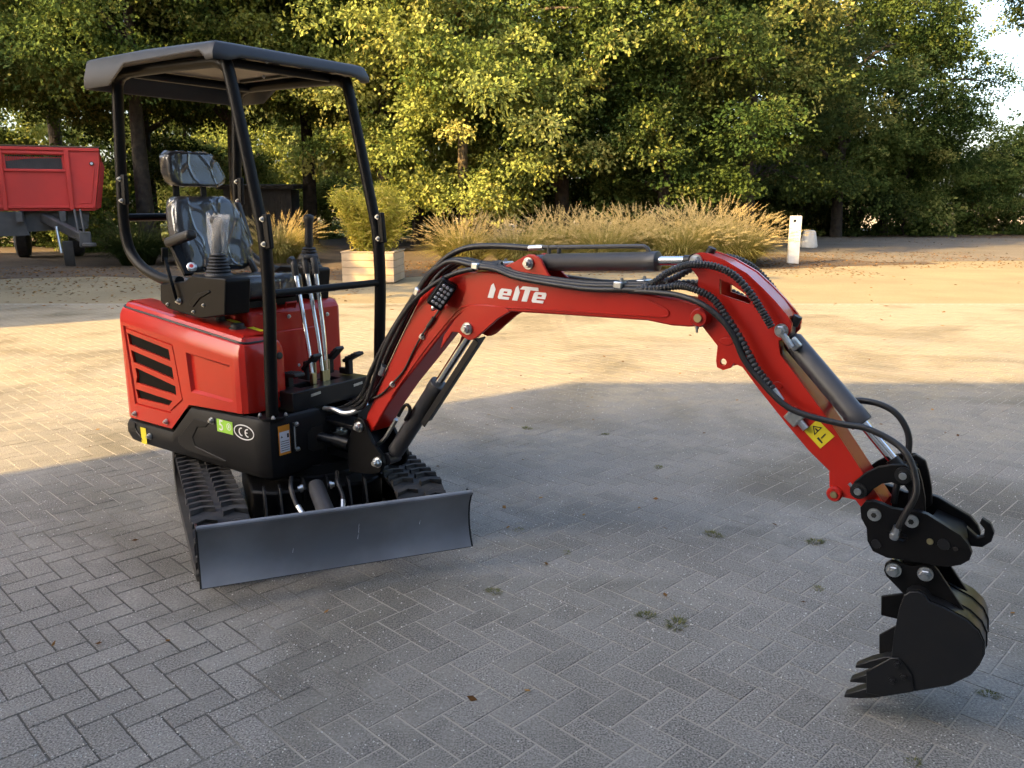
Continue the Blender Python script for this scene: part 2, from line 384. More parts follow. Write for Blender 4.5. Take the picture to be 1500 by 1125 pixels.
sheet('road_verge', [(4, 46), (13, 38.6), (22, 36.3), (70, 37.1), (70, 52), (20, 52), (4, 60)], -.012, 'dirt_litter')
sheet('lawn', [(-40, 38), (-3, 37), (-2, 70), (-50, 80)], .001, 'lawn')

# herringbone paving, blocks of 0.2 x 0.1 m laid at 45 degrees
def paving():
    wv = .1; rng = np.random.default_rng(4); c45 = math.sqrt(.5)
    H = []
    for a in range(-180, 260):
        for b in range(-180, 260):
            k = (a - b) % 4
            if k == 0: p, q, ori = a + 1, b + .5, 0
            elif k == 2: p, q, ori = a + .5, b, 1
            else: continue
            x = (p*c45 + q*c45)*wv; y = (-p*c45 + q*c45)*wv + 3
            if .9 < y < 12.5 and abs(x) < .74*y + 1.1: H.append((x, y, ori))
    H = np.array(H); 
    inview = (np.abs(H[:, 0]) < .60*H[:, 1]) & (H[:, 1] > 1.85)
    d = np.where(inview, np.hypot(H[:, 0], H[:, 1]), 99)
    order = np.argsort(d); near = order[:300]; far = order[300:]
    # one block: 0.2 x 0.1 less the joint, worn top edge
    L, W_, j, ch = .2, .1, .0029, .0014
    def blk(x0, y0, z): return [(-x0, -y0, z), (x0, -y0, z), (x0, y0, z), (-x0, y0, z)]
    V0 = np.array(blk(L/2 - j, W_/2 - j, -.016) + blk(L/2 - j, W_/2 - j, -ch) + blk(L/2 - j - ch, W_/2 - j - ch, 0.))
    F0 = []
    for s in (0, 4):
        for i in range(4): F0.append((s + i, s + (i+1) % 4, s + 4 + (i+1) % 4, s + 4 + i))
    F0.append((8, 9, 10, 11)); F0 = np.array(F0)
    me = np_mesh('paver', V0, F0); me.materials.append(MATS['paver_concrete'])
    root = yard
    gj = G(); gj.add([(-1.6, .85, -.0018), (1.6, .85, -.0018), (10.3, 12.6, -.0018), (-10.3, 12.6, -.0018)], [(0, 1, 2, 3)]); jo = obj('joint_sand', gj, 'joint_sand', root, smooth=0, fixn=False)
    tl = np.clip(rng.normal(0, .0020, (len(H), 2)), -.004, .004); dz = np.clip(rng.normal(0, .0004, len(H)), -.0007, .0007); jit = rng.normal(0, .008, len(H))
    for i in near:
        o = bpy.data.objects.new('paver', me); col.objects.link(o); o.parent = root
        o.location = (H[i, 0], H[i, 1], dz[i]); o.rotation_euler = (tl[i, 0], tl[i, 1], (R(45) if H[i, 2] == 0 else R(-45)) + jit[i] - (R(90) if H[i, 2] == 0 else R(-90)))
    A = np.where(H[far, 2] == 0, R(-45), R(45)) + jit[far]; ca, sa = np.cos(A), np.sin(A); n = len(far)
    X = V0[None, :, 0]*ca[:, None] - V0[None, :, 1]*sa[:, None] + H[far, 0][:, None]
    Y = V0[None, :, 0]*sa[:, None] + V0[None, :, 1]*ca[:, None] + H[far, 1][:, None]
    Z = V0[None, :, 2] + dz[far][:, None] + V0[None, :, 0]*tl[far, 0][:, None]*.5 + V0[None, :, 1]*tl[far, 1][:, None]
    VV = np.stack([X, Y, Z], -1).reshape(-1, 3)
    FF = (F0[None] + (np.arange(n)*12)[:, None, None]).reshape(-1, 4)
    m2 = np_mesh('paving_blocks', VV, FF, np.repeat(rng.random(n), len(F0))); m2.materials.append(MATS['paver_concrete'])
    o = bpy.data.objects.new('paving_blocks', m2); col.objects.link(o); o.parent = root; o['kind'] = 'stuff'
paving()

# ------------------------------------------------------------------ farm buildings outside the picture whose shade falls over the yard
M('brick_wall', (.26, .13, .085), .85, 0, ((.34, .19, .13), 3, .35, .7), (40, .4, .01))
M('plaster_white', (.60, .58, .54), .85, 0, ((.50, .48, .44), 1.5, .4, .7), (30, .2, .01))
M('roof_tile', (.11, .05, .035), .8, 0, ((.07, .045, .035), 4, .3, .7), (12, .6, .03))
M('door_green', (.02, .06, .03), .5)
M('window_glass', (.02, .025, .03), .08)
M('frame_white', (.7, .7, .68), .5)
def building(name, label, x0, x1, y0, y1, eave, ridge, wallmat, face):
    t = empty(name, ((x0+x1)/2, (y0+y1)/2, 0)); tag(t, label, 'building')
    cx, cy = t.location.x, t.location.y
    a, b = x0 - cx, x1 - cx; c, d = y0 - cy, y1 - cy
    g = G()
    if face == 'x':     # ridge along X
        g.prism([(c, 0), (d, 0), (d, eave), (0, ridge), (c, eave)], a, b, lambda p, q, r: (r, p, q))
    else:
        g.prism([(a, 0), (b, 0), (b, eave), (0, ridge), (a, eave)], c, d, lambda p, q, r: (p, r, q))
    obj('wall', g, wallmat, t, smooth=0)
    for s in (-1, 1):
        g = G()
        if face == 'x':
            e = d if s > 0 else c
            sl = (ridge - eave)/abs(e)
            P = [(0, ridge + .03), (e, eave + .03), (e, eave + .18), (0, ridge + .18)]
            g.prism(P, a - .02, b + .02, lambda p, q, r: (r, p, q))
        else:
            e = b if s > 0 else a
            P = [(0, ridge + .03), (e, eave + .03), (e, eave + .18), (0, ridge + .18)]
            g.prism(P, c - .02, d + .02, lambda p, q, r: (p, r, q))
        obj('roof', g, 'roof_tile', t, smooth=0)
    # doors and windows on the yard side
    n = 5
    for i in range(n):
        if face == 'x':
            px = a + (b - a)*(i + .5)/n; P = lambda u, v, dd: (px + u, d + dd, v)
        else:
            px = c + (d - c)*(i + .5)/n; P = lambda u, v, dd: (b + dd, px + u, v)
        if i == 2:
            g = G(); pts = [(-1.6, 0), (1.6, 0), (1.6, 3), (-1.6, 3)]
            g.prism(pts, .003, .06, lambda u, v, dd: P(u, v, dd)); dr = obj('door', g, 'door_green', t, smooth=0)
            g = G(); g.cyl(P(.12, 1.1, .06), P(.12, 1.3, .10), .015); obj('handle', g, 'zinc', dr)
        else:
            g = G(); g.prism([(-.6, 1.2), (.6, 1.2), (.6, 2.4), (-.6, 2.4)], .003, .02, lambda u, v, dd: P(u, v, dd)); wd = obj('window', g, 'window_glass', t, smooth=0)
            g = G(); g.prism([(-.7, 1.1), (.7, 1.1), (.7, 2.5), (-.7, 2.5)], .004, .07, lambda u, v, dd: P(u, v, dd), holes=[[(-.6, 1.2), (.6, 1.2), (.6, 2.4), (-.6, 2.4)]])
            obj('frame', g, 'frame_white', wd, smooth=0)
    return t
building('farmhouse', 'long brick farmhouse behind the viewpoint whose eaves shade the excavator', -11.28, 18, -12.5, -1.5, 7.87, 10.0, 'plaster_white', 'x')
building('barn', 'tall brick barn left of the trailer shading the littered yard edge', -25.0, -14.84, 4.0, 19.0, 6.75, 8.6, 'brick_wall', 'y')
# ------------------------------------------------------------------ the excavator (x forward, y to the far side, z up)
EX = empty('mini_excavator', (-.96, 3.82, 0), R(-36))
tag(EX, 'red and black mini excavator with canopy, standing on rubber tracks in the shaded yard', 'excavator')
UR = R(-32.3)                      # the undercarriage is turned against the house
def ub(g):                         # undercarriage coordinates -> machine coordinates
    c, s = math.cos(UR), math.sin(UR)
    g.v = [(x*c - y*s, x*s + y*c, z) for x, y, z in g.v]; return g

# tracks
UT = R(-28.5)
def ut(g):
    c, s = math.cos(UT), math.sin(UT)
    g.v = [(x*c - y*s, x*s + y*c, z) for x, y, z in g.v]; return g
def track(ty):
    zc, rb, hl = .152, .134, .47
    def path(s, r):                # s in 0..1 round the stadium
        Ls = 2*hl; La = math.pi*rb; T = 2*Ls + 2*La; d = (s % 1)*T
        if d < Ls: return (-hl + d, zc + r), 0.
        d -= Ls
        if d < La: a = d/rb; return (hl + r*math.sin(a), zc + r*math.cos(a)), a
        d -= La
        if d < Ls: return (hl - d, zc - r), math.pi
        d -= Ls; a = math.pi + d/rb; return (-hl + r*math.sin(a), zc + r*math.cos(a)), a
    N = 72; g = G(); rings = []
    for i in range(N):
        (xo, zo), a = path(i/N, rb); (xi, zi), a = path(i/N, rb - .022)
        rings.append([(xo, ty - .11, zo), (xo, ty + .11, zo), (xi, ty + .105, zi), (xi, ty - .105, zi)])
    g.loft(rings + [rings[0]], cap0=False, cap1=False)
    t = obj('track', ut(g), 'rubber', EX, smooth=40)
    # chevron lugs, two staggered rows
    rows = 40
    for side in (0, 1):
        g = G(); lo = []; hi = []
        sg = -1 if side == 0 else 1
        base = [(.012, -.012), (.058, -.026), (.109, -.006), (.109, .018), (.058, -.002), (.012, .014)]
        for (v, u) in base: lo.append((u*1.25, sg*v, -.004)); hi.append((u*.78 - .001, sg*(v*.96 + .002), .018))
        g.loft([lo, hi]); me = None
        for k in range(rows):
            (x, z), a = path((k + .5*side)/rows, rb)
            if me is None:
                o = obj('lug', g, 'rubber', t, smooth=20); me = o.data
            else:
                o = bpy.data.objects.new('lug', me); col.objects.link(o); o.parent = t
            c, s = math.cos(UT), math.sin(UT)
            o.matrix_local = Matrix.Translation((x*c - ty*s, x*s + ty*c, z)) @ Matrix.Rotation(UT, 4, 'Z') @ Matrix.Rotation(a, 4, 'Y')
    for x, r, nm in ((hl, .105, 'idler_wheel'), (-hl, .105, 'sprocket'), (-.2, .055, 'roller'), (.02, .055, 'roller'), (.24, .055, 'roller')):
        z = zc if r > .1 else .105
        g = G(); g.lathe((x, ty - .06, z), (0, 1, 0), [(0, r*.7), (.012, r*.95), (.05, r), (.07, r), (.108, r*.95), (.12, r*.7)], 20)
        g.lathe((x, ty - .085, z), (0, 1, 0), [(0, .022), (.17, .022)], 12)
        obj(nm, ut(g), 'dark_steel', t)
    g = G(); g.prism([(-.42, .10), (.40, .10), (.46, .15), (.40, .19), (-.40, .19), (-.46, .15)], ty - .05, ty + .05)
    obj('side_frame', ut(g), 'satin_black', t, bevel=.006)
    return t
track(-.485); track(.352)
# centre frame
g = G(); g.prism([(-.36, -.31), (.30, -.31), (.36, -.22), (.36, .18), (.30, .27), (-.36, .27)], .09, .275, lambda a, b, c: (a, b, c))
obj('track_frame', ub(g), 'satin_black', EX, bevel=.012)
g = G(); g.lathe((0, 0, .25), (0, 0, 1), [(0, .27), (.04, .27), (.045, .25), (.09, .25)], 40); obj('swing_ring', g, 'dark_steel', EX)
# dozer blade
def blade():
    bx = .80; g = G()
    prof = [(.028, .095), (.004, .135), (-.010, .18), (-.012, .225), (-.004, .27), (.014, .305), (.034, .333)]
    out = [(bx + a, z) for a, z in prof]; back = [(bx + a - .016, z) for a, z in reversed(prof)]
    back[0] = (bx + .006, .338); g.prism(out + back, -.538, .522)
    b = obj('dozer_blade', ub(g), 'blade_paint', EX, bevel=.002, smooth=50)
    g = G(); g.cyl((bx + .026, -.54, .334), (bx + .026, .524, .334), .010, 10); obj('top_rod', ub(g), 'blade_paint', b)
    for s in (-.545, .522):
        g = G(); g.prism(out + [(bx - .035, .333), (bx - .045, .095)], s, s + .008); obj('end_plate', ub(g), 'dark_steel', b, bevel=.002)
    for y in (-.265, -.200, .095, .165):
        g = G(); g.prism([(.35, .08), (.45, .09), (.47, .16), (.40, .305), (.35, .31)], y, y + .010); obj('lug_plate', ub(g), 'dark_steel', b, bevel=.002)
    for y in (-.23, .13):
        g = G(); g.beam((.40, y, .16), (.762, y, .19), .045, .06); obj('blade_arm', ub(g), 'satin_black', b, bevel=.006)
    g = G(); g.beam((.55, -.25, .175), (.55, .15, .175), .03, .03); obj('cross_bar', ub(g), 'satin_black', b, bevel=.004)
    g = G(); g.cyl((.40, -.045, .295), (.66, -.035, .235), .036, 20); g.cyl((.655, -.035, .236), (.66, -.035, .235), .040, 20)
    c = obj('blade_cylinder', ub(g), 'cylinder_grey', EX, bevel=.002)
    g = G(); g.cyl((.66, -.035, .235), (.765, -.03, .208), .018, 16); obj('rod', ub(g), 'chrome', c)
    for s in (-1, 1):
        g = G(); g.prism([(.34, .22), (.42, .24), (.44, .30), (.40, .325), (.34, .325)], -.045 + s*.05 - .006, -.045 + s*.05 + .006); obj('ear', ub(g), 'satin_black', c, bevel=.002)
        p = G(); p.lathe((.405, -.045 + s*.056, .295), (0, s, 0), [(0, .018), (.012, .018), (.013, .012), (.022, .012)], 12); obj('pin', ub(p), 'zinc', c)
    for y0, y1 in ((-.14, -.12), (.06, .05)):
        g = G(); g.tube([(.33, y0, .325), (.40, y0 - .01, .30), (.45, y0, .25), (.50, y1, .215), (.58, y1*.6 - .01, .20)], .010, 10); obj('hose', ub(g), 'hose_black', c)
        g = G(); g.tube([(.47, y0*.95, .24), (.50, y1, .217)], .012, 10); obj('fitting', ub(g), 'zinc', c)
    g = G(); g.prism([(bx + .0285, .094), (bx + .0165, .114), (bx + .006, .114), (bx + .012, .094)], -.537, .521); obj('cutting_edge', ub(g), 'dark_steel', b, bevel=.001)
    # bare scratches in the paint
    for y, z, h in ((-.20, .165, .026), (.31, .215, .015), (.06, .215, .05), (.055, .19, .02)):
        g = G(); xx = bx - .0085
        g.prism([(y - .0012, z), (y + .0006, z - .004), (y + .0022, z + h*.5), (y + .005, z + h), (y + .0015, z + h*.6)], xx, xx + .0012, lambda a, b_, c_: (c_, a, b_)); obj('scratch', ub(g), 'label_white', b, smooth=0)
blade()

# lower house skirt
def nrm_inset(loop, d):
    n = len(loop); o = []
    for i in range(n):
        p, q, r = Vector(loop[i-1]), Vector(loop[i]), Vector(loop[(i+1) % n])
        e1 = (q - p).normalized(); e2 = (r - q).normalized()
        t = (e1 + e2)
        t = t.normalized() if t.length > 1e-6 else e1
        nn = Vector((-t.y, t.x)); k = max(.5, nn.dot(Vector((-e1.y, e1.x))))
        o.append(q + nn*(d/k))
    return o
def zs(x): return .440 if x <= -.52 else (.440 + (x + .52)/.16*.142 if x < -.36 else .582 + min(1, (x + .36)/.4)*.018)
loop = [(-.955, .34), (-.955, -.335), (-.948, -.372), (-.925, -.394), (-.885, -.402), (-.525, -.402), (-.52, -.402), (-.36, -.402), (-.355, -.402), (.10, -.402), (.148, -.395), (.182, -.372), (.198, -.33), (.20, -.30), (.20, -.10), (.06, -.10), (.06, .12), (.20, .12), (.20, .33), (.16, .385), (.10, .402), (-.355, .402), (-.36, .402), (-.52, .402), (-.525, .402), (-.90, .402)]
loop = [Vector(p) for p in loop]
def ring(d, zf): 
    L = nrm_inset(loop, d); return [(p.x, p.y, zf(loop[i].x)) for i, p in enumerate(L)]
g = G()
g.loft([ring(.050, lambda x: .310), ring(.016, lambda x: .332), ring(.0, lambda x: .372), ring(.0, lambda x: zs(x) - .030), ring(.010, lambda x: zs(x) - .008), ring(.022, lambda x: zs(x)), ring(.04, lambda x: zs(x) - .012)], cap0=True, cap1=False)
SK = obj('house_skirt', g, 'bumper_grey', EX, smooth=28)
g = G(); g.prism([(-.36, -.37), (.16, -.37), (.17, -.33), (.17, -.08), (.05, -.08), (.05, .10), (.17, .10), (.17, .36), (-.36, .36)], .54, .585, lambda a, b, c: (a, b, c)); obj('deck_plate', g, 'satin_black', EX)
# pressed panel line and counterweight seam
g = G(); g.tube([(-.835, -.4035, .432), (-.832, -.4040, .40), (-.80, -.4035, .37), (-.775, -.400, .345)], .0035, 6); obj('seam', g, 'ink_black', SK)
g = G(); g.prism([(-.47, .415), (-.325, .535), (-.20, .535), (-.235, .505), (-.30, .495), (-.345, .44), (-.33, .40), (-.10, .372), (-.12, .36), (-.40, .365), (-.46, .385)], -.4055, -.396); obj('pressed_rib', g, 'bumper_grey', SK, bevel=.004)
for x, z in ((-.706, .385), (-.181, .546)):
    bolt('bolt', (x, -.404, z), (0, -1, 0), .016, SK)
def flat_label(name, x0, x1, z0, z1, y, mat, parent, t=.0012):
    g = G(); g.prism([(x0, z0), (x1, z0), (x1, z1), (x0, z1)], y - t, y); return obj(name, g, mat, parent, smooth=0)
# green warranty sticker, CE oval, small yellow sticker
gl = flat_label('green_sticker', -.150, -.036, .502, .560, -.4025, 'label_green', EX); gl['label'] = 'green sticker with a white number five'
def place_text(txt, size, x, z, y, mat, parent, slant=0, sx=1.):
    me = text_mesh(txt, size); me.materials.append(MATS[mat])
    o = bpy.data.objects.new('lettering', me); col.objects.link(o); o.parent = parent
    o.matrix_local = Matrix(((sx, slant, 0, x), (0, 0, -1, y), (0, 1, 0, z), (0, 0, 0, 1))); return o
place_text('5', .070, -.118, .531, -.4043, 'letter_white', gl, .1, 1.1)
g = G(); 
def ringmesh(cx, cz, a, b, w_, y0, y1, n=36):
    o = [(cx + a*math.cos(2*math.pi*i/n), cz + b*math.sin(2*math.pi*i/n)) for i in range(n)]
    h = [(cx + (a - w_)*math.cos(2*math.pi*i/n), cz + (b - w_)*math.sin(2*math.pi*i/n)) for i in range(n)]
    gg = G(); gg.prism(o, y0, y1, holes=[h]); return gg
obj('lettering', ringmesh(-.062, .535, .016, .016, .003, -.4046, -.4037), 'letter_white', gl, smooth=0)
g = G(); g.prism([(-.066, .528), (-.058, .528), (-.058, .543), (-.066, .543)], -.4046, -.4037); obj('lettering', g, 'letter_white', gl, smooth=0)
g = ringmesh(.042, .527, .070, .034, .0045, -.4036, -.4020)
ce = obj('ce_mark', g, 'letter_white', EX, smooth=0); ce['label'] = 'white oval CE mark on the black side'
def arc(cx, cz, r, w_, a0, a1, n=14):
    o = [(cx + r*math.cos(a0 + (a1-a0)*i/n), cz + r*math.sin(a0 + (a1-a0)*i/n)) for i in range(n+1)]
    h = [(cx + (r-w_)*math.cos(a0 + (a1-a0)*i/n), cz + (r-w_)*math.sin(a0 + (a1-a0)*i/n)) for i in range(n, -1, -1)]
    return o + h
for cx in (.026, .068):
    g = G(); P = arc(0, 0, .019, .005, R(80), R(280)); g.prism([(cx + a*1.05, .527 + b) for a, b in P], -.4036, -.4020); obj('lettering', g, 'letter_white', ce, smooth=0)
g = G(); g.prism([(.053, .5248), (.066, .5248), (.066, .5292), (.053, .5292)], -.4036, -.4020); obj('lettering', g, 'letter_white', ce, smooth=0)
ys = flat_label('warning_sticker', -.790, -.742, .336, .418, -.4025, 'label_yellow', SK); ys['label'] = 'small yellow warning sticker on the rear corner'
g = G(); g.prism([(-.778, .388), (-.756, .388), (-.767, .405)], -.4045, -.4036, holes=[[(-.773, .391), (-.761, .391), (-.767, .400)]]); obj('pictogram', g, 'ink_black', ys, smooth=0) if False else None
flat_label('lettering', -.776, -.757, .385, .395, -.4038, 'ink_black', EX) if False else None

# red side pod with recessed grille field
def zb(x): return .452 if x <= -.52 else (.452 + (x + .52)/.16*.140 if x < -.36 else .592 + min(1, (x + .36)/.4)*.014)
def zt(x): return .914 - .102*x
ploop = [(-.93, -.17), (-.93, -.335), (-.922, -.370), (-.902, -.391), (-.87, -.400), (-.52, -.400), (-.36, -.400), (0., -.400), (.028, -.394), (.050, -.376), (.060, -.345), (.060, -.195), (.052, -.175), (.03, -.170)]
ploop = [Vector(p) for p in ploop]
def pring(d, zf):
    L = nrm_inset(ploop, d); return [(p.x, p.y, zf(ploop[i].x)) for i, p in enumerate(L)]
g = G()
rings = [pring(0, zb), pring(0, lambda x: zt(x) - .070), pring(.004, lambda x: zt(x) - .035), pring(.016, lambda x: zt(x) - .008), pring(.026, zt), pring(.032, lambda x: zt(x) + .004), pring(.040, lambda x: zt(x) + .018), pring(.065, lambda x: zt(x) + .026)]
g.loft(rings, skip={(0, 4), (0, 5), (0, 6)}, cap0=False)
grf = [(-.880+.02, .930), (-.445, .886), (-.402, .603), (-.521, .527), (-.823, .529)]
rec = [(-.352, .838), (.0-.03, .815), (-.02, .655), (-.05, .648), (-.335, .655)]
outer = [(-.87, .452), (-.52, .452), (-.36, .592), (0., .606), (0., zt(0) - .07), (-.36, zt(-.36) - .07), (-.52, zt(-.52) - .07), (-.87, zt(-.87) - .07)]
def face_sheet(g, y, loops):
    flat = [p for l in loops for p in l]
    g.add([(p[0], y, p[1]) for p in flat], [tuple(t) for t in tessellate_polygon([[Vector((p[0], p[1], 0)) for p in l] for l in loops])])
def wall(g, loop, y0, y1):
    n = len(loop); g.add([(p[0], y0, p[1]) for p in loop] + [(p[0], y1, p[1]) for p in loop], [(i, (i+1) % n, n + (i+1) % n, n + i) for i in range(n)])
# keep the grille field below the top roll
grf = [(-.862, .918), (-.45, .868), (-.404, .603), (-.521, .527), (-.823, .529)]
def shrink(P, d):
    cx = sum(p[0] for p in P)/len(P); cz = sum(p[1] for p in P)/len(P)
    return [(cx + (x - cx)*(1 - d), cz + (z - cz)*(1 - d)) for x, z in P]
grf2 = shrink(grf, .022); grf3 = shrink(grf, .05); grf4 = shrink(grf, .07)
face_sheet(g, -.400, [outer, grf, rec])
def slope(g, A, ya, B, yb):
    n = len(A); g.add([(p[0], ya, p[1]) for p in A] + [(p[0], yb, p[1]) for p in B], [(i, (i+1) % n, n + (i+1) % n, n + i) for i in range(n)])
slope(g, grf, -.400, grf2, -.390)
face_sheet(g, -.390, [grf2, grf3]); slope(g, grf3, -.390, grf4, -.397)
slots = [[(-.835, .882), (-.492, .836), (-.483, .782), (-.822, .826)], [(-.818, .800), (-.476, .752), (-.470, .696), (-.804, .741)], [(-.795, .716), (-.463, .666), (-.460, .622), (-.800, .640), (-.785, .672)], [(-.806, .607), (-.78, .606), (-.497, .590), (-.532, .562), (-.795, .562)]]
face_sheet(g, -.397, [grf4] + slots)
for s in slots: wall(g, s, -.397, -.383)
wall(g, rec, -.400, -.400)
# the pressed side recess: deep along its rear and top edges, running out flush to the front
dep = [.018, .003, .002, .008, .016]
g.add([(p[0], -.400, p[1]) for p in rec] + [(p[0] + .010*(1 if i in (0, 4) else 0), -.400 + dep[i], p[1] + (-.010 if i in (0, 1) else .012 if i in (3, 4) else 0)) for i, p in enumerate(rec)], [(i, (i+1) % 5, 5 + (i+1) % 5, 5 + i) for i in range(5)] + [(5, 6, 7, 8, 9)])
bmf = g
POD = obj('side_pod', bmf, 'red_paint', EX, smooth=24, fixn=True)
for s in slots:
    gg = G(); gg.prism(shrink(s, -.03), -.386, -.380); obj('grille', gg, 'grille_mesh', POD, smooth=0)
tr_ = pring(.026, lambda x: zt(x) + .001); gg = G(); gg.tube([tr_[i] for i in range(0, 13)], .0055, 8, sub=1); obj('trim_strip', gg, 'ink_black', POD)
for x, z in ((-.826, .480), (-.554, .482)): bolt('bolt', (x, -.402, z), (0, -1, 0), .014, POD)
for z in (.838, .644):
    gg = G(); gg.lathe((.061, -.205, z), (1, 0, 0), [(0, .016), (.004, .016), (.006, .010)], 18); obj('rubber_plug', gg, 'grip_black', POD)
for x, y, r, h in ((-.30, -.24, .020, .035), (-.135, -.27, .030, .020)):
    gg = G(); z0 = zt(x) + .022; gg.lathe((x, y, z0), (0, 0, 1), [(0, r*1.3), (.006, r*1.3), (.008, r), (h, r), (h + .004, r*.8)], 16); obj('filler_cap', gg, 'grip_black', POD, smooth=30)
for x0, y0, mt in ((-.25, -.21, 'label_yellow'), (-.06, -.225, 'label_yellow'), (-.70, -.30, 'label_yellow')):
    gg = G(); z0 = zt(x0) + .0275; c = [(-.045, -.016), (.045, -.016), (.045, .016), (-.045, .016)]
    gg.add([(x0 + a, y0 + b, zt(x0 + a) + .0285) for a, b in c], [(0, 1, 2, 3)]); obj('yellow_sticker', gg, mt, POD, smooth=0)
# engine cover and seat base
g = G(); g.prism([(-.93, .46), (-.19, .46), (-.19, .985), (-.215, 1.02), (-.26, 1.03), (-.86, 1.03), (-.91, 1.0), (-.93, .94)], -.168, .392)
EC = obj('engine_cover', g, 'red_paint', EX, bevel=.018, seg=3)
g = G(); g.prism([(-.06, .66), (.28, .66), (.28, .90), (-.02, .90), (-.06, .86)], -.1905, -.182, lambda a, b, c: (c, a, b)); obj('access_panel', g, 'red_paint', EC, bevel=.006)
for y, z in ((.06, .965), (.10, .72), (.30, .95)): bolt('bolt', (-.188, y, z), (1, 0, 0), .010, EC)
for y in (-.06, .06):
    g = G(); g.tube([(-.175, y - .03, 1.005), (-.165, y - .03, 1.035), (-.165, y + .03, 1.035), (-.175, y + .03, 1.005)], .005, 8, sub=1); obj('latch', g, 'red_paint', EC)
# pedal floor
g = G(); g.prism([(-.10, -.215), (.148, -.215), (.148, .26), (-.10, .26)], .590, .680, lambda a, b, c: (a, b, c), holes=[[(.0, -.12), (.09, -.12), (.09, -.01), (.0, -.01)], [(.0, .05), (.07, .05), (.07, .14), (.0, .14)]])
FL = obj('pedal_floor', g, 'dark_steel', EX, bevel=.004)
for y in (-.085, .175):
    g = G(); g.prism([(y - .028, .645), (y + .028, .650), (y + .028, .662), (y - .028, .657)], .1485, .151, lambda a, b, c: (c, a, b)); obj('lifting_slot', g, 'zinc', FL)
def pedal(x, y, z, w_, l, tilt, rot=0.):
    g = G(); c, s = math.cos(tilt), math.sin(tilt)
    g.box((x, y, z), (l, w_, .018), Matrix.Rotation(rot, 3, 'Z') @ Matrix.Rotation(-tilt, 3, 'Y'))
    g.box((x - .03, y, z - .045), (.03, .03, .09))
    g.box((x - .06, y, z - .075), (.06, .025, .03))
    p = obj('foot_pedal', g, 'grip_black', EX, bevel=.005)
    for k in range(4):
        gg = G(); t = (k - 1.5)*.022
        gg.box((x + t*c - .003*s, y, z + t*s + .011), (.006, w_*.8, .006), Matrix.Rotation(-tilt, 3, 'Y')); obj('tread_rib', gg, 'grip_black', p)
    return p
pedal(.03, .0, .775, .05, .12, R(40)); pedal(.02, .145, .785, .05, .13, R(40)); pedal(.09, .205, .775, .05, .11, R(25)); pedal(.04, -.12, .735, .06, .10, R(5))
# travel and blade levers
for (b, t, dirn) in (((.06, -.02, .68), (-.115, .055, 1.175), -1), ((.055, .045, .68), (-.07, .085, 1.185), 0), ((.045, .075, .68), (-.03, .105, 1.185), 1)):
    g = G(); mid = (b[0]*.55 + t[0]*.45 + .012, b[1]*.6 + t[1]*.4, .9)
    g.tube([b, mid, t], .0105, 12); lv = obj('control_lever', g, 'chrome', EX)
    tv = Vector(t); a = Vector((t[0] - .018, t[1] + .005, t[2] + .06)); g = G()
    g.tube([tv - Vector((0, 0, .012)), tv + Vector((-.005, 0, .03)), a], .016, 12)
    if dirn: g.tube([a + Vector((.0, dirn*.022, -.002)) , a + Vector((-.02*1, dirn*-.01, .004)), a + Vector((-.055, -dirn*.03, -.006))], .015, 12)
    else: g.tube([a - Vector((0, .018, 0)), a + Vector((0, .018, 0))], .016, 12)
    obj('grip', g, 'grip_black', lv)
    g = G(); g.box((b[0], b[1], .70), (.022, .022, .06)); g.box((b[0] - .004, b[1] + .018, .73), (.012, .008, .09)); obj('clevis', g, 'brass', lv, bevel=.002)
# right console with joystick under a bag
def console(y0, y1, sgn):
    P = [(-.585, 1.130), (-.595, 1.050), (-.545, 1.018), (-.290, .990), (-.100, 1.020), (-.075, 1.170), (-.085, 1.182), (-.325, 1.184), (-.385, 1.155)]
    if sgn > 0: P = [(x - .13, z) for x, z in P if True]
    g = G(); g.prism(P, y0, y1); c = obj('console', g, 'satin_black', EX, bevel=.012, seg=3)
    return c
CR = console(-.355, -.225, -1)
g = G(); g.prism([(-.36, 1.05), (-.30, 1.10), (-.20, 1.125), (-.19, 1.115), (-.27, 1.085), (-.33, 1.04)], -.3605, -.35); obj('pressed_rib', g, 'satin_black', CR, bevel=.003)
for x, z in ((-.53, 1.04), (-.33, 1.02), (-.25, 1.055)): bolt('bolt', (x, -.357, z), (0, -1, 0), .008, CR)
bolt('pivot_bolt', (-.432, -.357, 1.062), (0, -1, 0), .016, CR)
g = G(); g.beam((-.432, -.372, 1.062), (-.50, -.372, 1.27), .008, .016, (0, 1, 0)); g.beam((-.50, -.372, 1.24), (-.49, -.372, 1.30), .010, .030, (0, 1, 0)); obj('safety_lever', g, 'satin_black', CR, bevel=.002)
g = G(); g.lathe((-.40, -.300, 1.21), (.6, -.5, .4), [(0, .022), (.015, .022), (.018, .016), (.024, .016)], 14); obj('key_switch', g, 'zinc', CR)
g = G(); g.lathe((-.386, -.312, 1.219), (.6, -.5, .4), [(0, .010), (.004, .009)], 12); obj('red_button', g, 'red_button', CR)
CL = console(.235, .355, 1)
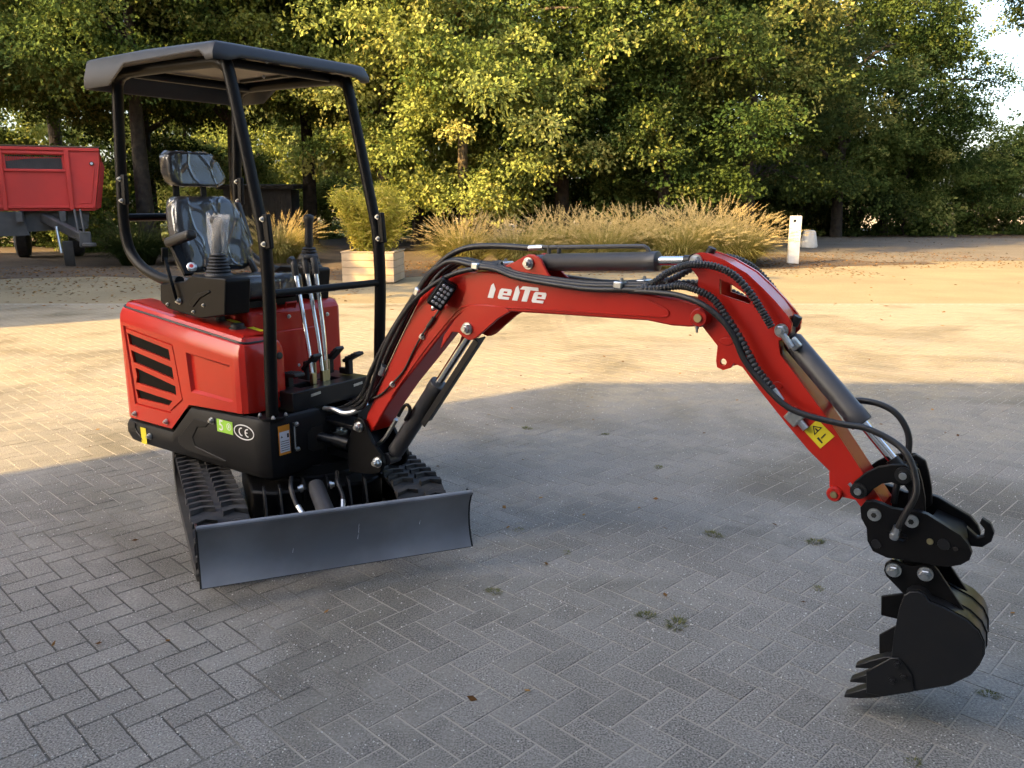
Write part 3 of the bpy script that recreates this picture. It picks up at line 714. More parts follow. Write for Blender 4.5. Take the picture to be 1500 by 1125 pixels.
def joystick(x, y, z, bagged):
    g = G(); pr = [(0, .062), (.006, .064)]
    for k in range(7): pr += [(.012 + k*.014, .060 - k*.0042), (.019 + k*.014, .052 - k*.0042)]
    g.lathe((x, y, z), (.02, 0, 1), pr, 24); j = obj('joystick', g, 'grip_black', EX, smooth=60)
    g = G(); g.lathe((x + .002, y, z + .105), (.06, 0, 1), [(0, .018), (.02, .022), (.08, .019), (.12, .021), (.14, .027), (.155, .024), (.16, .012)], 18); obj('grip', g, 'grip_black', j, smooth=60)
    if bagged:
        rng = random.Random(3); rings = []; n = 26
        for (h, a, b) in ((.098, .034, .034), (.12, .040, .036), (.15, .044, .038), (.185, .055, .036), (.22, .066, .030), (.25, .075, .022), (.272, .084, .012)):
            rings.append([(x - .004 + .03*h/.27 + math.cos(2*math.pi*i/n)*a*(1 + .10*math.sin(5*i + h*60)), y + math.sin(2*math.pi*i/n)*b*(1 + .15*math.sin(7*i + h*45)), z + h + (.012*math.sin(3*i) if h > .26 else 0)) for i in range(n)])
        g = G(); g.loft(rings, cap0=False, cap1=False); obj('plastic_bag', g, 'bag_film', j, smooth=60)
    else:
        pass
joystick(-.225, -.285, 1.178, True); joystick(-.30, .30, 1.178, False)
# seat
def slab(poly, xf, t, fn=None):
    g = G(); g.prism(poly, 0, t, lambda a, b, c: (xf(b) + c, a, b)); return g
sy = -.035
bk = [(-.195, 1.17), (.155, 1.17), (.185, 1.21), (.195, 1.30), (.165, 1.45), (.125, 1.515), (.095, 1.53), (-.155, 1.53), (-.185, 1.51), (-.205, 1.45), (-.215, 1.28)]
bk = [(a + sy + .015, b) for a, b in bk]
BR = obj('seat_backrest', slab(bk, lambda z: -.66 - (z - 1.17)*.22, .105), 'vinyl', EX, bevel=.035, seg=4)
g = slab(shrink(bk, -.03), lambda z: -.655 - (z - 1.17)*.22, .112); obj('plastic_cover', g, 'clear_plastic', BR, bevel=.035, seg=4)
hr = [(-.150, 1.60), (-.12, 1.580), (.085, 1.578), (.125, 1.60), (.135, 1.63), (.105, 1.70), (.075, 1.735), (.05, 1.742), (-.13, 1.742), (-.158, 1.72), (-.162, 1.64)]
hr = [(a + sy + .01, b) for a, b in hr]
HR = obj('headrest', slab(hr, lambda z: -.77 - (z - 1.6)*.15, .085), 'vinyl', EX, bevel=.026, seg=4)
obj('plastic_cover', slab(shrink(hr, -.05), lambda z: -.765 - (z - 1.6)*.15, .092), 'clear_plastic', HR, bevel=.026, seg=4)
for y in (-.10, .05):
    g = G(); g.box((-.735, y + sy, 1.55), (.010, .030, .12)); obj('stay', g, 'satin_black', HR)
cu = [(-.235, -.62), (.185, -.62), (.205, -.25), (.18, -.17), (.12, -.145), (-.17, -.145), (-.23, -.17), (-.25, -.25)]
g = G(); g.prism([(a + sy, b) for a, b in cu], 1.05, 1.150, lambda a, b, c: (b, a, c + (.02 if b > -.3 else 0)))
CU = obj('seat_cushion', g, 'vinyl', EX, bevel=.03, seg=4)
g = G(); g.prism([(a + sy, b) for a, b in shrink(cu, -.025)], 1.045, 1.156, lambda a, b, c: (b, a, c + (.02 if b > -.3 else 0))); obj('plastic_cover', g, 'clear_plastic', CU, bevel=.03, seg=4)
g = G(); g.box((-.40, sy - .02, 1.04), (.42, .38, .03)); obj('seat_rail', g, 'satin_black', EX)
# armrests
g = G(); g.beam((-.63, -.265, 1.315), (-.40, -.285, 1.362), .055, .045); ar = obj('armrest', g, 'grip_black', EX, bevel=.018, seg=3)
g = G(); g.beam((-.60, -.255, 1.30), (-.50, -.255, 1.17), .02, .045, (0, 1, 0)); obj('bracket', g, 'satin_black', ar, bevel=.003)
g = G(); g.beam((-.645, .20, 1.28), (-.735, .20, 1.50), .05, .045, (0, 1, 0)); obj('armrest', g, 'grip_black', EX, bevel=.018, seg=3)
g = G(); g.tube([(-.62, .13, 1.27), (-.56, .14, 1.20), (-.54, .15, 1.15)], .018, 8); obj('seat_belt', g, 'hose_black', EX)
# canopy: two side hoops, rails and a pressed roof
def hoop(y):
    g = G(); g.tube([(-.47, y, 1.145), (-.60, y, 1.150), (-.74, y, 1.185), (-.84, y, 1.245), (-.885, y, 1.32), (-.895, y, 1.45), (-.868, y, 1.75), (-.84, y, 2.0), (-.815, y, 2.055), (-.765, y, 2.075), (-.66, y, 2.08), (-.16, y, 2.070), (-.06, y, 2.062), (-.02, y, 2.045), (.01, y, 2.00), (.145, y, 1.44), (.160, y, 1.38)], .0255, 14, sub=5)
    h = obj('canopy_post', g, 'satin_black', EX, smooth=60)
    g = G(); g.tube([(.160, y, 1.39), (.168, y, 1.30), (.170, y, 1.10), (.150, y, .80), (.142, y, .60)], .0275, 14, sub=5); obj('lower_post', g, 'satin_black', h, smooth=60)
    sgn = 1
    for (x, z, a) in ((.175, 1.385, R(-5)), (-.868, 1.56, R(3))):
        g = G(); g.box((x + .030, y - .012, z), (.034, .022, .140), Matrix.Rotation(a, 3, 'Y')); b = obj('joint_plate', g, 'satin_black', h, bevel=.005)
        for dz in (-.05, .05): bolt('bolt', (x + .016, y - .024, z + dz), (0, -1, 0), .011, b)
    g = G(); g.lathe((.142, y, .588), (0, 0, 1), [(0, .06), (.012, .06)], 20); obj('foot_plate', g, 'satin_black', h)
    for dx, dy in ((-.045, -.03), (.045, -.03), (.04, .04)): bolt('bolt', (.142 + dx, y + dy, .600), (0, 0, 1), .010, h)
    return h
hoop(-.325); hoop(.325)
g = G(); g.cyl((.170, -.31, 1.128), (.170, .31, 1.128), .0165, 12); obj('front_rail', g, 'satin_black', EX)
g = G(); g.cyl((-.893, -.31, 1.43), (-.893, .31, 1.43), .0185, 12); obj('rear_rail', g, 'satin_black', EX)
for x in (-.72, -.10):
    g = G(); g.cyl((x, -.31, 2.075), (x, .31, 2.075), .020, 12); obj('roof_rail', g, 'satin_black', EX)
def roof():
    def low(x, y):
        z = 2.092
        if x < -.60: z = 2.092 - .078*min(1, (-.60 - x)/.13)
        if x > -.045: z = 2.092 - .036*min(1, (x + .045)/.04)
        if x > .03 and abs(y) < .35: z = 2.073
        return z
    xs = [-.945, -.930, -.74, -.60, -.50, -.045, -.005, .045]
    L = [(x, -.425) for x in xs] + [(.055, -.405), (.060, -.36), (.061, -.30), (.062, 0), (.061, .30), (.060, .36), (.055, .405)] + [(x, .425) for x in reversed(xs)] + [(-.958, .40), (-.965, .34), (-.967, 0), (-.965, -.34), (-.958, -.40)]
    L = [Vector(p) for p in L]
    def rg(d, zf):
        Q = nrm_inset(L, d); return [(p.x, p.y, zf(L[i].x, L[i].y)) for i, p in enumerate(Q)]
    g = G()
    topz = lambda x, y: 2.147 - .016*max(0, (x + .5)/.55)
    g.loft([rg(.035, lambda x, y: 2.098), rg(.012, lambda x, y: low(x, y) + .003), rg(.003, lambda x, y: low(x, y) - .002), rg(.0, lambda x, y: low(x, y) + .004), rg(.0015, lambda x, y: low(x, y)*.55 + 2.108*.45), rg(.018, lambda x, y: topz(x, y) - .016), rg(.026, lambda x, y: topz(x, y) - .009), rg(.042, lambda x, y: topz(x, y) - .002), rg(.056, topz), rg(.08, lambda x, y: topz(x, y) + .003)], cap0=False, cap1=True)
    r = obj('canopy_roof', g, 'canopy_plastic', EX, smooth=48)
    g = G(); Q = nrm_inset(L, .033); g.prism([(p.x, p.y) for p in Q], 2.099, 2.104, lambda a, b, c: (a, b, c)); obj('roof_liner', g, 'roof_liner', r)
    for y in (-.18, .0, .18):
        g = G(); g.lathe((-.12, y, 2.0985), (0, 0, -1), [(0, .030), (.003, .028)], 18); obj('vent', g, 'ink_black', r)
    for y in (-.22, .22):
        g = G(); g.box((-.40, y, 2.092), (.50, .016, .012)); obj('rib', g, 'ink_black', r)
    for x, y in ((-.35, -.2), (-.12, .28), (-.05, -.09), (-.42, .18)): bolt('bolt', (x, y, 2.097), (0, 0, -1), .010, r)
roof()

# ---------------- swing post and boom
def plate(name, poly, y0, y1, mat, parent=EX, bevel=.003, holes=()):
    g = G(); g.prism(poly, y0, y1, holes=holes); return obj(name, g, mat, parent, bevel=bevel)
brk = [(.418, .585), (.446, .578), (.466, .552), (.474, .520), (.497, .485), (.552, .436), (.562, .40), (.540, .355), (.500, .338), (.350, .320), (.335, .36), (.345, .46), (.372, .53), (.392, .57)]
SP = plate('swing_post', brk, -.085, -.065, 'satin_black', EX, .004)
plate('side_plate', brk, .065, .085, 'satin_black', SP, .004)
g = G(); g.prism([(.345, .335), (.47, .345), (.45, .43), (.40, .50), (.35, .48)], -.064, .064); obj('web', g, 'satin_black', SP)
for z, h in ((.375, .045), (.445, .04), (.515, .03)):
    g = G(); n = 12; P = [(.20 + .055*math.cos(a), .055*math.sin(a)) for a in np.linspace(math.pi/2, 3*math.pi/2, n)] + [(.37, -.062), (.37, .062)]
    g.prism(P, z, z + h*.7, lambda a, b, c: (a, b - .01, c)); obj('hinge_plate', g, 'dark_steel', SP, bevel=.003)
g = G(); g.lathe((.205, -.01, .470), (0, 0, 1), [(0, .038), (.008, .038), (.009, .018), (.022, .018)], 20); obj('hinge_pin', g, 'zinc', SP)
g = G(); g.cyl((.14, -.14, .475), (.28, -.085, .455), .022, 14); g.cyl((.27, -.09, .457), (.34, -.07, .447), .030, 14); obj('swing_cylinder', g, 'dark_steel', SP)
g = G(); g.prism([(-.19, .43), (-.16, .41), (-.10, .41), (-.10, .52), (-.16, .52), (-.19, .50)], .198, .2025, lambda a, b, c: (c, a, b)); obj('dark_opening_patch', g, 'ink_black', SK)  # black plate paints the dark inside of the opening
for nm, (x, z) in (('pin', (.426, .545)), ('pin', (.531, .402))):
    bolt('pin', (x, -.086, z), (0, -1, 0), .024, SP)
# document label and its holder on the skirt front
g = G(); g.prism([(-.345, .435), (-.285, .435), (-.285, .565), (-.345, .565)], .2005, .2017, lambda a, b, c: (c, a, b)); dl = obj('data_label', g, 'label_orange', EX, smooth=0); dl['label'] = 'orange and white data label on the front of the skirt'
g = G(); g.prism([(-.341, .446), (-.289, .446), (-.289, .538), (-.341, .538)], .2025, .2032, lambda a, b, c: (c, a, b)); obj('panel', g, 'label_white', dl, smooth=0)
for k in range(5):
    g = G(); z = .454 + k*.010; g.prism([(-.337, z), (-.293, z), (-.293, z + .0025), (-.337, z + .0025)], .2036, .204, lambda a, b, c: (c, a, b)); obj('lettering', g, 'dark_steel', dl, smooth=0)
g = G(); g.prism([(-.335, .512), (-.325, .512), (-.33, .522)], .2036, .204, lambda a, b, c: (c, a, b)); obj('lettering', g, 'ink_black', dl, smooth=0)
g = G(); g.prism([(-.302, .508), (-.292, .508), (-.292, .526), (-.302, .526)], .2036, .204, lambda a, b, c: (c, a, b)); obj('lettering', g, 'ink_black', dl, smooth=0)
g = G(); g.box((.204, -.262, .50), (.008, .018, .135)); lt = obj('latch_plate', g, 'ink_black', EX, bevel=.002)
for z in (.445, .558): bolt('bolt', (.208, -.252, z), (1, 0, 0), .011, lt)
g = G(); g.cyl((.211, -.266, .45), (.211, -.266, .55), .003, 8); obj('rod', g, 'zinc', lt)

boom = [(.428, .548), (.452, .604), (.600, .850), (.727, 1.051), (.767, 1.118), (.800, 1.160), (.841, 1.195), (.882, 1.217), (.926, 1.231), (1.028, 1.247), (1.114, 1.249), (1.261, 1.243), (1.389, 1.234), (1.701, 1.214), (1.767, 1.207), (1.906, 1.197), (1.950, 1.188), (1.985, 1.176), (2.0, 1.155), (1.996, 1.132), (1.978, 1.118), (1.930, 1.111), (1.869, 1.110), (1.782, 1.119), (1.477, 1.113), (1.224, 1.106), (1.06, 1.102), (1.02, 1.096), (.989, 1.082), (.933, 1.040), (.785, .885), (.655, .750), (.568, .648), (.482, .530), (.455, .515), (.435, .525)]
BM = plate('boom', boom, -.060, .060, 'red_paint', EX, .006)
flare = [(1.224, 1.108), (1.167, 1.076), (1.112, 1.032), (1.069, .997), (1.045, .985), (1.025, .982), (.998, .990), (.974, 1.006), (.943, 1.006), (.877, .925), (.90, .99), (.96, 1.06), (1.03, 1.12), (1.10, 1.125), (1.20, 1.122)]
for y in (-.064, .052): plate('cylinder_ear', flare, y, y + .012, 'red_paint', BM, .003)
bolt('pin', (1.022, -.064, 1.027), (0, -1, 0), .024, BM)
# raised weld line where the flare plate meets the boom side
g = G(); g.tube([(.60, .0+-.0615, .70), (.80, -.0615, .925), (.95, -.0615, 1.075), (.985, -.0615, 1.10), (1.02, -.0615, 1.113), (1.20, -.0615, 1.121), (1.48, -.0615, 1.128), (1.77, -.0615, 1.135), (1.845, -.0615, 1.137), (1.86, -.0615, 1.15), (1.845, -.0615, 1.165), (1.78, -.0615, 1.19)], .0032, 6, sub=3); obj('weld_bead', g, 'red_paint', BM)
cbr = [(1.106, 1.240), (1.232, 1.288), (1.275, 1.310), (1.300, 1.319), (1.322, 1.318), (1.349, 1.305), (1.364, 1.279), (1.382, 1.252), (1.420, 1.226), (1.40, 1.22)]
for y in (-.052, .040): plate('arm_cylinder_ear', cbr, y, y + .012, 'red_paint', BM, .003)
bolt('pin', (1.300, -.053, 1.287), (0, -1, 0), .022, BM)
g = G(); g.lathe((1.215, -.0525, 1.262), (0, -1, 0), [(0, .009), (.001, .009)], 12); obj('hole', g, 'ink_black', BM)  # flat black disc in place of the shade inside a hole
g = G(); g.lathe((1.972, -.085, 1.146), (0, 1, 0), [(0, .026), (.006, .030), (.164, .030), (.170, .026)], 20); bo = obj('arm_pin_boss', g, 'red_paint', BM)
g = G(); g.lathe((1.972, -.088, 1.146), (0, -1, 0), [(0, .014), (.004, .013)], 14); obj('pin_end', g, 'brass', bo)
g = G(); g.cyl((1.965, -.075, 1.110), (1.965, -.075, 1.12), .007); g.cyl((1.965, -.075, 1.098), (1.965, -.075, 1.11), .004); obj('grease_nipple', g, 'zinc', bo)
# lettering on the boom side
def logo():
    e = [(8, 0), (70, 0), (70, 14), (26, 14), (26, 22), (75, 22), (75, 47), (67, 55), (8, 55), (0, 47), (0, 8)]; eh = [(26, 32), (50, 32), (50, 42), (26, 42)]
    gl_ = [([(0, 0), (34, 0), (34, 48), (10, 78), (0, 66)], None, 0), (e, eh, 62), ([(0, 0), (32, 0), (32, 44), (10, 78), (0, 66)], None, 154), ([(0, 0), (32, 0), (32, 60), (80, 60), (72, 77), (-18, 77), (-32, 60), (0, 60)], None, 212), (e, eh, 270)]
    k = .000735
    for poly, hole, off in gl_:
        def T(p):
            u, v = p[0] + off, p[1]*1.0
            return (1.118 + (u + v*.36)*k, 1.152 + v*k*.97 - u*k*.020)
        g = G(); g.prism([T(p) for p in poly], -.0618, -.0603, holes=[[T(p) for p in hole]] if hole else ()); o = obj('lettering', g, 'letter_white', BM, smooth=0)
logo()
# work lamp
def lamp():
    Mx = Matrix.Rotation(R(-38), 3, 'Y') @ Matrix.Rotation(R(0), 3, 'X')
    c = Vector((.930, -.105, 1.158))
    ax = (Vector((.62, -.72, -.20))).normalized(); u = Vector((.62, 0, .62)).normalized(); u = (u - ax*u.dot(ax)).normalized(); v = ax.cross(u)
    m3 = Matrix((u, v, ax)).transposed()
    g = G(); g.box(c, (.115, .066, .045), m3); h = obj('work_lamp', g, 'satin_black', EX, bevel=.006)
    for k in range(6):
        gg = G(); gg.box(c - ax*.030 + u*(k - 2.5)*.018, (.004, .060, .020), m3); obj('cooling_fin', gg, 'satin_black', h)
    gg = G(); gg.box(c + ax*.0235, (.095, .05, .004), m3); ln = obj('lens', gg, 'dark_steel', h)
    for i in range(5):
        for j in range(3):
            gg = G(); gg.lathe(c + ax*.0255 + u*(i - 2)*.019 + v*(j - 1)*.016, ax, [(0, .0068), (.002, .0055)], 10); obj('led', gg, 'lamp_glass', ln)
    gg = G(); gg.tube([c - u*.05 - ax*.01, c - u*.075 + Vector((0, .01, 0)), Vector((.865, -.062, 1.10))], .008, 8); obj('bracket', gg, 'zinc', h)
    bolt('bolt', (.885, -.068, 1.098), (0, -1, 0), .012, h)
lamp()

# ---------------- cylinders
def cylinder(name, a, m, b, r, rr, eye=.034):
    a, m, b = Vector(a), Vector(m), Vector(b); d = (b - a).normalized(); g = G()
    L = (m - a).length
    g.lathe(a + d*.03, d, [(0, r*.72), (.012, r), (L - .075, r), (L - .072, r*1.06), (L - .03, r*1.06), (L - .028, r*.9)], 24)
    g.lathe(a + Vector((0, -.036, 0)), (0, 1, 0), [(0, eye*.8), (.072, eye*.8)], 18)
    c = obj(name, g, 'cylinder_grey', EX, bevel=.0015, smooth=40)
    g = G(); g.cyl(m - d*.04, b - d*.01, rr, 18); obj('rod', g, 'chrome', c)
    g = G(); g.lathe(b + Vector((0, -.034, 0)), (0, 1, 0), [(0, eye*.75), (.068, eye*.75)], 18); g.cyl(b - d*.05, b, rr*1.25, 14); obj('rod_eye', g, 'dark_steel', c)
    return c
AC = cylinder('arm_cylinder', (1.300, 0, 1.287), (1.785, 0, 1.312), (1.930, 0, 1.318), .0315, .0155)
g = G(); g.tube([(1.290, 0, 1.341), (1.45, 0, 1.347), (1.70, 0, 1.357), (1.735, 0, 1.356), (1.748, 0, 1.345), (1.750, 0, 1.325)], .0075, 10, sub=2); obj('oil_pipe', g, 'cylinder_grey', AC)
for x in (1.352, 1.395): 
    g = G(); g.cyl((x, 0, 1.31), (x, 0, 1.35), .008); obj('pipe_support', g, 'cylinder_grey', AC)
g = G(); g.cyl((1.262, 0, 1.338), (1.325, 0, 1.342), .0105, 10); obj('fitting', g, 'zinc', AC)
BC = cylinder('bucket_cylinder', (2.215, 0, 1.118), (2.468, 0, .866), (2.592, 0, .735), .0320, .0155)
g = G(); g.box((2.262, -.036, 1.085), (.035, .02, .03), Matrix.Rotation(R(45), 3, 'Y')); obj('port_block', g, 'zinc', BC, bevel=.003)
g = G(); g.cyl((2.230, -.06, 1.118), (2.262, -.06, 1.078), .010, 10); obj('fitting', g, 'zinc', BC)
LC = cylinder('boom_cylinder', (.531, 0, .402), (.812, 0, .775), (1.010, 0, 1.030), .0365, .0175)
g = G(); g.beam((.745, -.005, .600), (1.040, -.005, .985), .060, .006, (.79, 0, -.61)); g.beam((.752, -.037, .594), (1.045, -.037, .978), .006, .028, (.79, 0, -.61)); obj('rod_guard', g, 'dark_steel', LC, bevel=.002)
g = G(); g.tube([(.655, -.038, .60), (.690, -.048, .640), (.693, -.05, .662), (.676, -.05, .672), (.655, -.05, .655), (.625, -.048, .615)], .0075, 8); obj('oil_pipe', g, 'satin_black', LC)
g = G(); g.tube([(.440, -.035, .448), (.49, -.04, .465), (.535, -.044, .500), (.575, -.046, .548), (.612, -.048, .598)], .0095, 8); obj('hose', g, 'zinc', LC)

# ---------------- arm
armP = [(1.930, 1.340), (1.952, 1.348), (1.973, 1.347), (2.033, 1.328), (2.108, 1.290), (2.160, 1.248), (2.204, 1.208), (2.241, 1.169), (2.254, 1.146), (2.252, 1.120), (2.238, 1.103), (2.218, 1.092), (2.226, 1.052), (2.369, .888), (2.492, .728), (2.560, .640), (2.560, .610), (2.540, .592), (2.512, .605), (2.470, .650), (2.403, .711), (2.331, .769), (2.257, .842), (2.166, .937), (2.111, .999), (2.082, 1.008), (2.073, .992), (2.049, .982), (2.028, .989), (2.024, 1.010), (2.026, 1.058), (1.975, 1.112), (1.950, 1.126), (1.943, 1.150), (1.955, 1.176), (1.953, 1.20), (1.950, 1.269), (1.922, 1.300), (1.917, 1.322)]
cut = [(2.022, 1.268), (2.052, 1.258), (2.104, 1.228), (2.126, 1.202), (2.120, 1.197), (2.025, 1.221)]
cut2 = [(1.985, 1.272), (2.006, 1.272), (2.008, 1.222), (1.990, 1.226)]
lug = [(2.048 + .011*math.cos(a), 1.008 + .011*math.sin(a)) for a in np.linspace(0, 2*math.pi, 12, endpoint=False)]
AR = plate('arm', armP, -.050, -.038, 'red_paint', EX, .003, holes=[cut, lug])
plate('side_plate', armP, .038, .050, 'red_paint', AR, .003, holes=[cut, lug])
core = [(2.07, 1.02), (2.15, 1.09), (2.212, 1.085), (2.226, 1.052), (2.369, .888), (2.492, .728), (2.556, .646), (2.530, .606), (2.470, .650), (2.403, .711), (2.331, .769), (2.257, .842), (2.166, .937), (2.111, .999)]
g = G(); g.prism(core, -.0375, .0375); obj('arm_box', g, 'red_paint', AR)
g = G(); g.prism([(1.973, 1.344), (2.033, 1.325), (2.108, 1.287), (2.160, 1.245), (2.204, 1.205), (2.238, 1.165), (2.226, 1.155), (2.195, 1.192), (2.152, 1.232), (2.100, 1.275), (2.03, 1.312), (1.970, 1.331)], -.0375, .0375); obj('top_web', g, 'red_paint', AR)
for x, z in ((1.942, 1.321), (2.226, 1.125)):
    bolt('pin', (x, -.051, z), (0, -1, 0), .021, AR)
    g = G(); g.cyl((x + .018, 0, z + .012), (x + .030, 0, z + .040), .014, 12); obj('grease_cap', g, 'grip_black', AR)
for x, z, l in ((2.055, 1.075, .05), (2.125, 1.035, .05), (2.225, .955, .035)):
    g = G(); n = 14; P = [(x + l*.5*math.cos(a) * .9, z + .013*math.sin(a)) for a in np.linspace(0, 2*math.pi, n, endpoint=False)]; g.prism(P, -.0525, -.049); obj('weld_plug', g, 'red_paint', AR, bevel=.002)
g = G(); g.lathe((2.418, -.060, .648), (0, 1, 0), [(0, .019), (.005, .023), (.115, .023), (.120, .019)], 18); ab = obj('link_boss', g, 'red_paint', AR)
g = G(); g.prism([(2.395, .715), (2.40, .665), (2.44, .640), (2.485, .640), (2.47, .66), (2.42, .705)], -.047, .047); obj('boss_gusset', g, 'red_paint', AR, bevel=.003)
g = G(); g.lathe((2.418, -.0605, .648), (0, -1, 0), [(0, .011), (.003, .010)], 12); obj('pin_end', g, 'brass', ab)
ws = plate('warning_sticker', [(2.351, .868), (2.404, .824), (2.366, .780), (2.315, .826)], -.0515, -.0503, 'label_yellow', AR, 0); ws['label'] = 'yellow warning sticker with black pictograms on the arm'
def onst(u, v): # sticker coordinates 0..1
    a, b, c = Vector((2.366, .780)), Vector((2.404, .824)), Vector((2.315, .826)); p = a + (b - a)*u + (c - a)*v; return (p.x, p.y)
tri = [onst(.25, .58), onst(.85, .62), onst(.55, .93)]; tri2 = [onst(.34, .62), onst(.76, .65), onst(.55, .86)]
plate('pictogram', tri, -.0525, -.0518, 'ink_black', ws, 0, holes=[tri2])
plate('pictogram', [onst(.5, .64), onst(.6, .64), onst(.58, .78), onst(.52, .78)], -.0525, -.0518, 'ink_black', ws, 0)
plate('pictogram', [onst(.25, .12), onst(.33, .12), onst(.36, .42), onst(.24, .42)], -.0525, -.0518, 'ink_black', ws, 0)
plate('pictogram', [onst(.42, .28), onst(.75, .30), onst(.75, .35), onst(.42, .33)], -.0525, -.0518, 'ink_black', ws, 0)
g = G(); g.box((2.285, -.060, .868), (.045, .022, .045), Matrix.Rotation(R(40), 3, 'Y')); vb = obj('valve_block', g, 'zinc', AR, bevel=.004)
for dx, dz in ((-.012, .012), (.012, -.012)): bolt('bolt', (2.285 + dx, -.071, .868 + dz), (0, -1, 0), .006, vb)
g = G(); g.cyl((2.300, -.060, .858), (2.322, -.060, .836), .011, 10); obj('fitting', g, 'zinc', vb)
# ---------------- link, quick hitch, bucket
lk = [(2.466, .682), (2.476, .705), (2.502, .736), (2.536, .762), (2.573, .775), (2.605, .780), (2.628, .768), (2.632, .742), (2.618, .722), (2.595, .716), (2.575, .722), (2.550, .712), (2.529, .692), (2.514, .668), (2.495, .655), (2.474, .660)]
LK = plate('bucket_link', lk, -.074, -.060, 'satin_black', EX, .003)
plate('side_plate', lk, .060, .074, 'satin_black', LK, .003)
lk2 = [(2.585, .770), (2.612, .782), (2.638, .768), (2.650, .735), (2.662, .690), (2.668, .640), (2.640, .612), (2.615, .622), (2.622, .660), (2.618, .700), (2.600, .722), (2.582, .735)]
for y in (-.058, .042): plate('h_link', lk2, y, y + .016, 'satin_black', LK, .003)
g = G(); g.cyl((2.605, -.078, .750), (2.605, .078, .750), .016, 14); obj('cross_pin', g, 'dark_steel', LK)
for x, z in ((2.490, .680), (2.605, .750)):
    g = G(); g.lathe((x, -.075, z), (0, -1, 0), [(0, .024), (.004, .024), (.005, .014), (.012, .014)], 16); obj('pin', g, 'dark_steel', LK)
    g = G(); g.lathe((x, -.087, z), (0, -1, 0), [(0, .011), (.002, .010)], 12); obj('pin_end', g, 'zinc', LK)
g = G(); g.cyl((2.470, -.076, .690), (2.462, -.076, .697), .005); obj('grease_nipple', g, 'zinc', LK)
qh = [(2.503, .637), (2.514, .657), (2.535, .664), (2.559, .660), (2.587, .652), (2.626, .654), (2.652, .660), (2.679, .655), (2.765, .615), (2.786, .593), (2.797, .570), (2.793, .550), (2.774, .531), (2.744, .517), (2.712, .512), (2.683, .512), (2.640, .508), (2.587, .503), (2.548, .513), (2.531, .541), (2.525, .579), (2.508, .606)]
slot = [(2.582, .580), (2.60, .565), (2.625, .562), (2.637, .570), (2.632, .585), (2.60, .592)]
QH = plate('quick_hitch', qh, -.095, -.075, 'satin_black', EX, .003, holes=[slot])
plate('side_plate', qh, .075, .095, 'satin_black', QH, .003)
g = G(); g.prism([(2.56, .53), (2.60, .515), (2.70, .52), (2.76, .535), (2.78, .57), (2.75, .60), (2.68, .62), (2.66, .58), (2.58, .55)], -.0745, .0745); obj('core', g, 'satin_black', QH)
for x, z, m in ((2.543, .625, 'zinc'), (2.641, .628, 'zinc')):
    g = G(); g.lathe((x, -.096, z), (0, -1, 0), [(0, .019), (.003, .019), (.003, .013), (.007, .013)], 18); obj('pin', g, m, QH)
    g = G(); g.lathe((x, -.1035, z), (0, -1, 0), [(0, .008), (.001, .008)], 6); obj('pin_end', g, 'ink_black', QH)
for x, z, r, m in ((2.693, .580, .009, 'brass'), (2.728, .580, .017, 'dark_steel'), (2.757, .574, .006, 'ink_black'), (2.556, .538, .014, 'dark_steel')):
    g = G(); g.lathe((x, -.0955, z), (0, -1, 0), [(0, r), (.003, r*.95)], 16); obj('pin', g, m, QH)
hk = [(2.755, .605), (2.785, .582), (2.800, .590), (2.800, .610), (2.786, .624), (2.790, .640), (2.812, .628), (2.824, .603), (2.820, .578), (2.800, .556), (2.770, .552)]
plate('lifting_hook', [(x + .012, z + .006) for x, z in hk], -.010, .012, 'satin_black', QH, .003)
ear = [(2.574, .456), (2.576, .478), (2.590, .492), (2.623, .490), (2.650, .488), (2.675, .500), (2.698, .503), (2.713, .488), (2.790, .385), (2.750, .36), (2.692, .375), (2.640, .39), (2.60, .425), (2.582, .440)]
wv_ = .120
bo = [(2.636, .412), (2.650, .428), (2.672, .434), (2.690, .426), (2.702, .410), (2.739, .403), (2.798, .380), (2.828, .356), (2.843, .327), (2.847, .291), (2.838, .257), (2.821, .222), (2.775, .176), (2.694, .131), (2.676, .125), (2.622, .217), (2.622, .289), (2.628, .370)]
BK = plate('bucket', bo, -wv_, -wv_ + .010, 'dark_steel', EX, .002)
plate('side_plate', bo, wv_ - .010, wv_, 'dark_steel', BK, .002)
# wrapped shell
sh = [(2.640, .418), (2.652, .431), (2.672, .437), (2.692, .429), (2.705, .413), (2.740, .406), (2.800, .383), (2.831, .358), (2.846, .328), (2.850, .291), (2.841, .255), (2.824, .219), (2.777, .172), (2.696, .127), (2.60, .082)]
sh_in = [(x + (2.72 - x)*.055, z + (.29 - z)*.04) for x, z in sh[:-1]] + [(2.603, .090)]
g = G(); g.prism(sh + sh_in[::-1], -wv_ + .0105, wv_ - .0105); obj('shell', g, 'dark_steel', BK, smooth=50)
for y in (-.045, .045):
    g = G(); rb = sh[4:13]; ro = [(x + .004*(1 if x > 2.7 else 0) , z + .003) for x, z in rb]
    ro = [(x + (x - 2.72)*.03, z + (z - .29)*.03) for x, z in rb]; g.prism(rb + ro[::-1], y - .006, y + .006); obj('stiffener_rib', g, 'dark_steel', BK)
for y in (-.075, .060): 
    e = plate('ear', ear, y, y + .015, 'satin_black', BK, .003)
for x, z in ((2.600, .466), (2.682, .474)):
    bolt('pin', (x, -.076, z), (0, -1, 0), .021, BK)
    g = G(); g.cyl((x, -.07, z), (x, .07, z), .014, 12); obj('cross_pin', g, 'zinc', BK)
